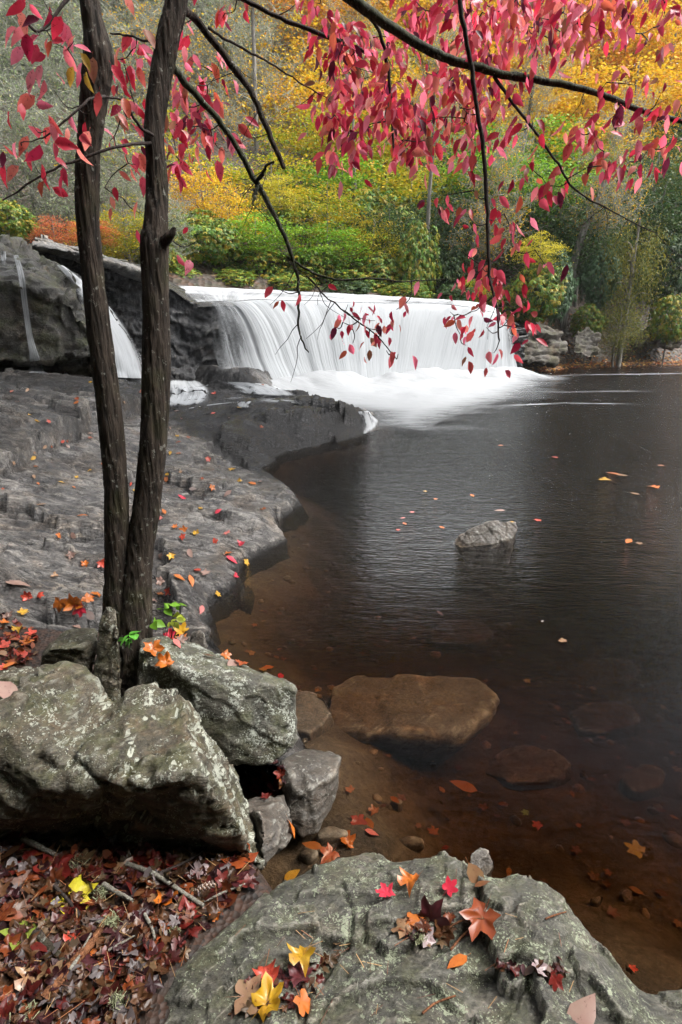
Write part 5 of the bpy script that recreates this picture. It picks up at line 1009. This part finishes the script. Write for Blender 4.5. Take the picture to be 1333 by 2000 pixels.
for a in [(755, 1752, 48, 'crimson', 'small crimson maple leaf on the slab, left of the orange one', 'm'), (810, 1730, 66, 'orange', 'pale orange maple leaf lying flat on the foreground slab', 'm'), (875, 1733, 42, 'crimson', 'small crimson maple leaf on the slab, right of the orange one', 'm'), (945, 1795, 92, 'rust', 'big curled rust-red leaf on the foreground slab', 'm'), (846, 1788, 88, 'maroon', 'dark maroon leaf leaning in the slab leaf heap', 'm'), (818, 1808, 62, 'orange', 'wet orange-brown leaf in the slab leaf heap', 'm'), (792, 1822, 62, 'tan', 'tan leaf at the left of the slab leaf heap', 'm'), (868, 1818, 56, 'brown', 'brown leaf at the right of the slab leaf heap', 'm'), (830, 1836, 50, 'grey', 'greyish leaf at the front of the slab leaf heap', 'm'),
          (893, 1886, 46, 'orange', 'bright orange leaf half tucked under a ledge of the slab', 'o'), (1130, 1984, 105, 'pale', 'big pale oval leaf on the slab at the bottom right', 'o'), (592, 1878, 76, 'yellow', 'spotted yellow leaf in the slab crevice', 'm'), (580, 1915, 66, 'maroon', 'crumpled dark leaf below the spotted yellow one', 'm'), (520, 1920, 70, 'red', 'red-orange leaf at the bottom leaf heap', 'm'), (526, 1962, 92, 'yellow', 'large golden maple leaf at the bottom leaf heap', 'm'), (482, 1952, 92, 'tan', 'tan maple leaf under the golden one at the bottom', 'm'), (584, 1962, 66, 'orange', 'brown-orange leaf right of the golden one at the bottom', 'm'),
          (424, 1793, 28, 'orange', 'small orange leaf on the left flank of the slab', 'm'), (572, 1711, 34, 'yellow', 'small yellow leaf on the upper left of the slab', 'o'), (644, 1672, 50, 'rust', 'rust leaf on the upper edge of the slab', 'm'), (677, 1650, 44, 'orange', 'curled orange leaf on the top rim of the slab', 'm'), (726, 1630, 28, 'pink', 'pinkish leaf scrap on the tip of the slab', 'o'), (930, 1713, 58, 'tan', 'tan oval leaf on the right upper slab', 'o'), (945, 1733, 36, 'brown', 'narrow brown leaf below the tan oval leaf', 'o'), (868, 1658, 16, 'darkred', 'tiny dark red leaf near the slab top', 'o'), (1235, 1896, 22, 'red', 'tiny red leaf at the right water edge of the slab', 'm'), (1045, 1895, 46, 'grey', 'grey leaf scrap in the right slab crevice', 'm'), (1080, 1908, 44, 'darkred', 'dark red leaf scrap in the right slab crevice', 'm'),
          (300, 1268, 50, 'orange', 'curled orange leaf on top of the lichen block', 'm'), (325, 1298, 46, 'orange', 'orange leaf on the left shoulder of the lichen block', 'm'), (355, 1233, 36, 'yellow', 'golden leaf just behind the lichen block', 'm'), (438, 1281, 30, 'orange', 'orange leaf on the middle of the lichen block', 'm'), (472, 1301, 34, 'rust', 'rust leaf near the crack in the lichen block', 'm'), (520, 1308, 28, 'orange', 'orange leaf towards the right end of the lichen block', 'o'), (548, 1322, 24, 'crimson', 'crimson leaf near the right end of the lichen block', 'o'), (333, 1246, 34, 'crimson', 'crimson leaf between trunk and lichen block', 'm'), (352, 1252, 30, 'pale', 'pale leaf between trunk and lichen block', 'm'), (452, 1298, 34, 'pale', 'pale leaf on the lichen block left of the crack', 'o'), (410, 1285, 28, 'brown', 'narrow brown leaf on the lichen block', 'o'), (20, 1359, 66, 'pale', 'pale pinkish oval leaf on the left of the big boulder', 'o'), (272, 1228, 30, 'pink', 'pinkish curled leaf against the right trunk', 'm'),
          (145, 1756, 96, 'lime', 'bright yellow-green maple leaf in the litter', 'm'), (50, 1828, 96, 'green', 'green maple leaf on the left litter', 'm'), (76, 1912, 84, 'tan', 'pale tan maple leaf at the lower left', 'm'), (52, 1735, 72, 'pale', 'pale pink maple leaf near the left edge of the litter', 'm'), (322, 1768, 60, 'orange', 'orange and yellow maple leaf beside the grey stick', 'm'), (308, 1742, 62, 'tan', 'tan leaf above the orange maple leaf', 'o'), (430, 1690, 54, 'grey', 'pale grey maple leaf standing under the boulder edge', 'm'), (472, 1692, 84, 'rust', 'large wet rust leaf at the right end of the litter', 'm'), (362, 1800, 80, 'darkred', 'glossy dark red leaf beside the slab', 'm'), (318, 1812, 72, 'rust', 'rust leaf left of the glossy dark red one', 'm'), (275, 1828, 74, 'brown', 'brown folded leaf in mid litter', 'm'), (258, 1882, 48, 'orange', 'small orange leaf near the bottom of the litter', 'm'), (58, 1690, 76, 'darkred', 'dark red leaf under the left of the boulder', 'm'), (112, 1702, 92, 'darkred', 'wide dark red leaf under the boulder', 'm'), (206, 1722, 92, 'maroon', 'purple-black maple leaf in the upper litter', 'm'), (236, 1712, 66, 'tan', 'tan leaf beside the purple-black one', 'm'), (280, 1690, 82, 'darkred', 'dark red leaf under the middle of the boulder', 'm'), (388, 1712, 62, 'grey', 'greyish purple leaf under the right of the boulder', 'm'), (268, 1748, 60, 'brown', 'brown oval leaf left of the stick', 'o'), (195, 1868, 60, 'orange', 'orange-brown leaf near the rotten wood', 'm'), (150, 1700, 66, 'rust', 'rusty leaf below the dark boulder face', 'm'), (455, 1722, 66, 'maroon', 'maroon leaf beside the pine cone', 'm'), (20, 1770, 60, 'maroon', 'maroon leaf at the left edge of the litter', 'm'), (146, 1840, 46, 'red', 'small red leaf in the left litter', 'm'),
          (478, 1530, 50, 'white', 'pale oval leaf in the pocket between the stones', 'o'), (522, 1530, 54, 'orange', 'orange leaf in the pocket between the stones', 'm'), (500, 1548, 50, 'red', 'dark red leaf in the pocket between the stones', 'm'), (540, 1548, 44, 'crimson', 'crimson leaf at the right of the stone pocket', 'm'), (515, 1508, 50, 'darkred', 'dark red leaf at the back of the stone pocket', 'm'), (565, 1622, 40, 'orange', 'wet orange leaf in the crack between two stones', 'o'), (148, 1178, 50, 'orange', 'orange maple leaf at the middle of a cluster on the shelf', 'm'), (120, 1176, 40, 'orange', 'orange leaf at the left of a cluster on the shelf', 'm'), (160, 1188, 36, 'crimson', 'crimson leaf at the front of a cluster on the shelf', 'm'), (170, 1170, 34, 'orange', 'orange leaf at the right of a cluster on the shelf', 'm'), (35, 1143, 46, 'pale', 'large pale curled leaf at the left of the shelf', 'o')]:
    fallen(*a)
Q5 = '225,332,orange 290,335,pale 280,405,pale 210,495,tan 110,570,red 160,565,red 88,640,yellow 30,655,pale 20,680,orange 75,705,yellow 130,720,red 350,640,white 372,565,orange 338,443,orange 400,440,red 322,258,orange 160,215,tan 352,80,yellow 405,60,orange 650,110,orange 755,150,white 710,185,crimson 785,228,yellow 855,238,crimson 640,240,orange 618,265,pink 685,302,orange 722,313,orange 765,328,yellow 715,340,red 845,358,red 890,325,pink 940,370,crimson 890,408,orange 958,435,yellow 905,430,crimson 920,495,crimson 845,562,yellow 785,625,pink 625,565,orange 635,410,pale 670,413,yellow 745,405,pale 770,470,red 800,485,pale 745,512,orange 700,500,orange 628,512,pale 595,590,pale 660,545,red 1015,125,pale 1030,235,orange 985,130,orange 910,77,yellow 935,122,yellow 815,33,red 827,143,orange 890,170,pale 60,745,rust 25,770,red 100,760,orange 15,800,tan 45,830,rust 90,800,red 30,850,orange 110,735,rust 300,690,pale 700,700,yellow 660,725,red 710,740,orange 690,760,pink'
for t in Q5.split():
    a, b, c = t.split(','); x, y = float(a) / 2, 880 + float(b) / 2; s = np.interp(y, [900, 1000, 1200, 1300], [13, 16, 24, 28]) * FR.uniform(.85, 1.3)
    side = 'left of the trunks' if x < 205 else 'near the water' if x > 420 else 'right of both trunks'
    dist = 'far on' if y < 960 else 'midway along' if y < 1100 else 'on the near end of'
    fallen(x, y, s, c, str(np.where(s > 24, 'larger ', np.where(s < 15, 'tiny ', ''))) + c + ' leaf ' + dist + ' the shelf, ' + side, 'm' if FR.random() < .6 else 'o', .12, group='leaves scattered on the rock shelf')
for k in range(70):
    x, y = FR.uniform(0, 520), FR.uniform(745, 960)
    if y > 900 and x > 470: continue
    c = str(FR.choice(['orange', 'pale', 'red', 'tan', 'rust', 'yellow'])); fallen(x, y, FR.uniform(8, 13), c, 'tiny ' + c + ' leaf on the far shelf, ' + ('left of the left trunk' if x < 195 else 'between the trunks' if x < 300 else 'right of the right trunk') + (', high up' if y < 820 else ''), 'm' if FR.random() < .4 else 'o', .12, group='tiny leaves on the far tier of the shelf')
for i, (x, y, c, s) in enumerate([(1084, 893, 'red', 14), (1291, 909, 'orange', 16), (1196, 924, 'orange', 26), (1180, 937, 'yellow', 30), (1215, 928, 'tan', 22), (1278, 952, 'orange', 28), (1240, 964, 'tan', 18), (1051, 1016, 'red', 18), (1228, 1057, 'orange', 24), (1248, 1062, 'tan', 18), (863, 1030, 'orange', 15), (805, 1001, 'pink', 13), (791, 1023, 'orange', 14), (779, 1035, 'red', 12), (923, 968, 'orange', 14), (852, 975, 'orange', 12), (976, 997, 'pale', 20), (1003, 1021, 'yellow', 16), (978, 870, 'orange', 10), (1098, 1252, 'tan', 22), (1060, 1214, 'white', 8), (830, 960, 'yellow', 10), (787, 1012, 'pink', 10)]):
    fallen(x, y, s, c, ('small ' if s < 16 else 'larger ') + c + ' leaf floating ' + ('near the lone stone' if 760 < x < 1010 else 'on the open dark water at the right' if y < 1100 else 'on the brown water in front'), 'm' if i % 2 else 'o', .03, .004, 'leaves floating on the pool')
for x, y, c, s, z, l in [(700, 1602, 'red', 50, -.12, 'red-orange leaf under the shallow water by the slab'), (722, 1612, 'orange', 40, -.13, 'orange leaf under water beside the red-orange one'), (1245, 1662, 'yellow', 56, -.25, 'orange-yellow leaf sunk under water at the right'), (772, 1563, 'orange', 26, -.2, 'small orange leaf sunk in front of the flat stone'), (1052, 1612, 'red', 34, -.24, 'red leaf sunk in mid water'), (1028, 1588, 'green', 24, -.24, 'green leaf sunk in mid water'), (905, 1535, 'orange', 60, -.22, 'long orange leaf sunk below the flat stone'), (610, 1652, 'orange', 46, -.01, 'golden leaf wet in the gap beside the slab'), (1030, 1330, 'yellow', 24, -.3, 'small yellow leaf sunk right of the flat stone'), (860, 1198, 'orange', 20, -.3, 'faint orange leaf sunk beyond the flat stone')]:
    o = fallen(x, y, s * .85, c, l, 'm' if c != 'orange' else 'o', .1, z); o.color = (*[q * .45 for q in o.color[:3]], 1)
# the deep litter under the boulder: a mass of wet leaves
def leaf_heap(name, pix, N, size, label, cols, zup=.03):
    Vs, fs, cs, k = [], [], [], 0
    for i in range(N):
        x, y = pix(); h = hit(x, y)
        if h is None: continue
        p, n = h[0], h[1] * np.sign(h[1][2] + 1e-9); L = size * FR.uniform(.55, 1.2); n = np.array([0, 0, 1.]) + FR.normal(0, .45, 3); n /= np.linalg.norm(n)
        a = FR.uniform(0, 6.28); ax = np.array([math.cos(a), math.sin(a), 0]); ax -= n * (ax @ n); ax /= np.linalg.norm(ax)
        v, f = MS[FR.integers(0, 6)] if FR.random() < .7 else OV[FR.integers(0, 3)]
        R = np.c_[ax, np.cross(n, ax), n] * L; Vs.append(v @ R.T + p + [0, 0, FR.uniform(0, zup)]); fs.append(f + k); k += len(v)
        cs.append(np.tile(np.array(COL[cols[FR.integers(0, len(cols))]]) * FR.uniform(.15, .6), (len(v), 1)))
    obj(name, mesh_np(name, np.concatenate(Vs), np.concatenate(fs), M['fallen_many'], smooth=False, col=np.concatenate(cs)), kind='stuff', label=label, category='leaf litter')
def in_poly(poly):
    P = np.array(poly, float)
    def f():
        while True:
            x, y = FR.uniform(P[:, 0].min(), P[:, 0].max()), FR.uniform(P[:, 1].min(), P[:, 1].max())
            if poly_dist(np.array([x]), np.array([y]), P)[0] > 0: return x, y
    return f
SAVE = SOLID; SOLID = [s for s in SAVE]
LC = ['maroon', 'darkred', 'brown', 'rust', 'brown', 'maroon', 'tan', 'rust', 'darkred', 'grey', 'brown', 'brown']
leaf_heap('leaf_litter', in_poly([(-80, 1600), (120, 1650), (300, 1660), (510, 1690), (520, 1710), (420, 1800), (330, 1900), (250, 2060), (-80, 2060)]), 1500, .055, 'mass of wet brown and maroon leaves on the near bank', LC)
leaf_heap('leaf_litter', in_poly([(462, 1500), (550, 1490), (560, 1560), (500, 1560)]), 70, .05, 'heap of wet red leaves in the pocket between the stones', ['darkred', 'red', 'maroon', 'orange', 'rust'])
leaf_heap('leaf_litter', in_poly([(0, 1200), (70, 1230), (75, 1290), (0, 1310)]), 90, .05, 'drift of red and rust leaves on the shelf at the left edge', ['rust', 'red', 'darkred', 'orange', 'tan', 'pink'], .01)
leaf_heap('leaf_litter', in_poly([(780, 1800), (900, 1780), (940, 1800), (880, 1850), (800, 1840)]), 26, .045, 'small wet leaf scraps under the slab leaf heap', ['brown', 'maroon', 'rust', 'tan'], .01)
leaf_heap('leaf_litter', in_poly([(630, 1850), (700, 1830), (660, 1870), (610, 1940), (560, 1990), (450, 1990), (500, 1900), (600, 1880)]), 60, .035, 'dark needles and scraps filling the slab crevice', ['maroon', 'brown', 'darkred', 'tan'], .008)
leaf_heap('leaf_litter', in_poly([(960, 1890), (1100, 1870), (1110, 1910), (1000, 1905)]), 30, .03, 'dark scraps in the right slab crevice', ['maroon', 'brown', 'darkred'], .008)
def stick(pts, w, mat, label, name='stick', lift=.012):
    P = []
    for x, y in pts:
        h = hit(x, y)
        if h: P.append(h[0] + [0, 0, lift])
    P = np.array(P); m = m_per_px(P[0]); q = resample(P, 14); V, f = tube(q - q[0], np.linspace(w, w * .6, 14) * m / 2, 7); nn = vnormals(V, f); V = V + nn * (w * m * .12 * fbm(V * 60, 3, 5))[:, None]
    obj(name, mesh_np(name, V, f, M[mat]), loc=q[0], label=label, category='stick')
M['rotwood'] = bark_mat('rotten_wood', (0.05, 0.018, 0.008), (0.26, 0.11, 0.05), 3.0, 0.05)
M['lichenstick'] = bark_mat('lichen_stick', (0.10, 0.085, 0.065), (0.30, 0.29, 0.25), 4.0, 0.1, 0.8)
for a in [([(250, 1702), (300, 1720), (350, 1752), (400, 1785)], 11, 'lichenstick', 'long grey stick lying across the litter to the slab', 'stick', .03), ([(310, 1722), (360, 1700), (405, 1675)], 7, 'twigbark', 'thin dark stick leaning on the boulder', 'stick', .03), ([(48, 1652), (80, 1668), (112, 1684)], 13, 'lichenstick', 'short stick with lichen below the left of the boulder', 'stick', .03), ([(72, 1832), (100, 1862), (130, 1890)], 20, 'bark', 'thick dark stick in the left litter', 'stick', .02), ([(205, 1742), (235, 1760), (262, 1775)], 11, 'lichenstick', 'pale lichen-crusted stick in mid litter', 'stick', .03), ([(140, 1912), (160, 1880), (182, 1840)], 9, 'lichenstick', 'pale lichen stick beside the rotten wood', 'stick', .03), ([(90, 1965), (140, 1900), (190, 1840), (230, 1785)], 26, 'rotwood', 'strip of reddish rotten wood lying in the litter', 'rotten_branch', .02), ([(215, 1872), (240, 1858), (268, 1842)], 6, 'lichenstick', 'small white twig below mid litter', 'stick', .03), ([(400, 1770), (440, 1752), (480, 1736)], 6, 'lichenstick', 'white twig along the slab edge', 'stick', .02), ([(110, 1745), (150, 1790), (170, 1830)], 8, 'twigbark', 'dark twig beside the green leaf', 'stick', .03), ([(285, 1800), (300, 1830), (305, 1850)], 8, 'lichenstick', 'short mottled twig in mid litter', 'stick', .03), ([(880, 1862), (905, 1832), (930, 1812)], 5, 'rotwood', 'thin straw twig across the slab leaf heap', 'stick', .012), ([(860, 1830), (900, 1805), (950, 1800)], 4, 'rotwood', 'thin pine needle twig in the slab leaf heap', 'stick', .012), ([(245, 1960), (270, 1920), (290, 1890)], 4, 'rotwood', 'long tan grass blade at the slab foot', 'stick', .015), ([(825, 1985), (850, 1965), (890, 1950)], 5, 'rotwood', 'small red twig low on the slab', 'stick', .01), ([(1065, 1800), (1085, 1792), (1105, 1786)], 4, 'rotwood', 'straight brown needle on the right slab', 'stick', .01)]:
    stick(*a)
def stuffed_needles():
    Vs = []
    f1 = in_poly([(-40, 1640), (500, 1690), (420, 1800), (300, 1980), (-40, 2020)]); f2 = in_poly([(420, 1820), (800, 1690), (1100, 1760), (1150, 1980), (500, 1990)])
    for i in range(210):
        x, y = f1() if i < 170 else f2(); h = hit(x, y)
        if h is None: continue
        a = FR.uniform(0, 6.28); d = np.array([math.cos(a), math.sin(a), FR.normal(0, .15)]) * FR.uniform(.012, .032); s = np.cross(d, [0, 0, 1]); s = s / np.linalg.norm(s) * .0007; p = h[0] + [0, 0, FR.uniform(.012, .04) if i < 170 else .006]
        Vs.append([p - d - s, p - d + s, p + d + s, p + d - s])
    V = np.array(Vs).reshape(-1, 3); obj('pine_needles', mesh_np('pine_needles', V, np.arange(len(V)).reshape(-1, 4), M['fallen_many'], smooth=False, col=np.repeat(pal(FR, [(.22, .09, .04), (.3, .18, .08), (.12, .05, .03)], len(Vs), .3), 4, 0)), kind='stuff', label='dry pine needles strewn over litter and slab', category='needles')
stuffed_needles()
# pine cone
h = hit(405, 1742); cb = h[0] + [0, 0, .022]; m = m_per_px(h[0]); CONE = obj('pine_cone', None, loc=cb, label='small scaly pine cone lying beside the grey stick', category='pine cone'); CONE.rotation_euler = (math.radians(80), 0, math.radians(105))
g = G('cone_scale'); co = g.n('TexCoord').outputs['Object']; g.surf(g.n('BsdfPrincipled', {'Base Color': g.ramp(g.n('SeparateXYZ', {0: co}).outputs[0], [(0.45, (.06, .03, .02)), (.9, (.42, .33, .28))]), 'Roughness': .6})); M['cone'] = g.m
scv = np.array([[0, -.25, 0], [0, .25, 0], [.8, .55, .15], [.8, -.55, .15], [1.05, 0, .32], [.5, 0, -.12]]); scale_me = mesh_np('scale', scv, np.array([(0, 1, 2), (0, 2, 3), (3, 2, 4), (0, 5, 1), (1, 5, 2), (3, 5, 0), (2, 5, 4), (4, 5, 3)]), M['cone'], smooth=False)
lc = 56 * m
for k in range(64):
    t = k / 63; a = k * 2.39996; rad = (.16 + .84 * math.sin(math.pi * (t * .86 + .1))) * 11 * m; o = obj('scale', scale_me, CONE, (0, 0, (t - .5) * lc)); o.scale = (rad, 7 * m, 8 * m); o.rotation_euler = (0, -.35 - .5 * t, a)
v, f = tube(np.array([[0, 0, -lc / 2], [0, 0, 0], [0, 0, lc / 2]]), np.array([2.5, 5, 1.5]) * m, 8); obj('core', mesh_np('core', v, f, M['rotwood']), CONE)
# lichen tufts
def tuft(px, py, r_px, label):
    h = hit(px, py); m = m_per_px(h[0]); Vs = []
    for k in range(150):
        p = FR.normal(0, .35, 3) * r_px * m; p[2] = abs(p[2]) * .6; d = FR.normal(0, 1, 3); d = d / np.linalg.norm(d) * r_px * m * .35; s = np.cross(d, FR.normal(0, 1, 3)); s = s / np.linalg.norm(s) * .0011
        Vs.append([p - d - s, p - d + s, p + d + s * .5, p + d - s * .5])
    V = np.array(Vs).reshape(-1, 3); obj('lichen_tuft', mesh_np('lichen_tuft', V, np.arange(len(V)).reshape(-1, 4), M['foliage'], smooth=False, col=np.tile([.34, .36, .22], (len(V), 1))), loc=h[0] + [0, 0, .02], label=label, category='lichen')
for a in [(150, 1695, 22, 'tuft of grey-green beard lichen under the boulder'), (198, 1756, 20, 'beard lichen beside the yellow-green leaf'), (215, 1815, 22, 'beard lichen in mid litter'), (232, 1965, 24, 'beard lichen at the bottom edge beside the slab'), (55, 1985, 22, 'beard lichen at the bottom left corner'), (818, 1845, 14, 'lichen tuft on the slab leaf heap'), (342, 1828, 12, 'little lichen tuft by the rust leaves')]: tuft(*a)
# green shoots at the foot of the tree
M['shootleaf'] = leaf_mat('shoot_leaf', 'object', 0.4, 0.4)
SHV, SHF = leaf_shape(390, .33, .2, .3); SHOOT = mesh_np('shoot_leaf', SHV, SHF, M['shootleaf'])
def shoot(px, py, Y, tips, label, col=(.20, .42, .04)):
    b = at_y(px, py, Y); root = obj('seedling', None, loc=b, label=label, category='plant')
    for tx, ty in tips:
        e = at_y(tx, ty, Y - FR.uniform(.02, .08)); q = resample([(0, 0, 0), (e - b) * .6 + [0, 0, .01], e - b], 6); v, f = tube(q, np.linspace(.0016, .0008, 6), 4); st = obj('stem', mesh_np('stem', v, f, M['twigbark']), root)
        for k in range(3):
            o = obj('leaf', SHOOT, st, e - b); s = FR.uniform(15, 26) * m_per_px(e); o.scale = (s, s, s); o.rotation_euler = (FR.normal(0, .4) + .5, FR.uniform(-.1, .5), FR.uniform(0, 6.28)); o.color = (*np.array(col) * FR.uniform(.7, 1.2), 1)
shoot(318, 1262, 2.35, [(332, 1182), (348, 1180), (322, 1190)], 'taller green seedling behind the lichen block'); shoot(330, 1262, 2.3, [(335, 1215), (345, 1208), (352, 1200)], 'yellow-green seedling among leaves behind the lichen block', (.34, .40, .04)); shoot(285, 1258, 2.2, [(292, 1222), (300, 1215)], 'low green sprout right of the right trunk'); shoot(250, 1290, 2.0, [(246, 1248), (258, 1246), (252, 1240)], 'small bright green sprout in front of the trunk base', (.12, .40, .05))
# ---------------------------------------------------------------- mist
g = G('mist_air'); g.t.links.new(g.n('VolumePrincipled', {'Color': (0.92, 0.95, 0.98), 'Density': 0.0003, 'Anisotropy': 0.2}).outputs[0], g.out.inputs['Volume']); M['haze'] = g.m
bm = bmesh.new(); bmesh.ops.create_cube(bm, size=1.0)
for v in bm.verts: v.co = (v.co.x * 180 + 6, v.co.y * 140 + 50, v.co.z * 85 + 38)
me = bpy.data.meshes.new('haze'); bm.to_mesh(me); bm.free(); me.materials.append(M['haze']); obj('haze', me, kind='stuff', label='thin mist hanging over the wooded hillside', category='mist')
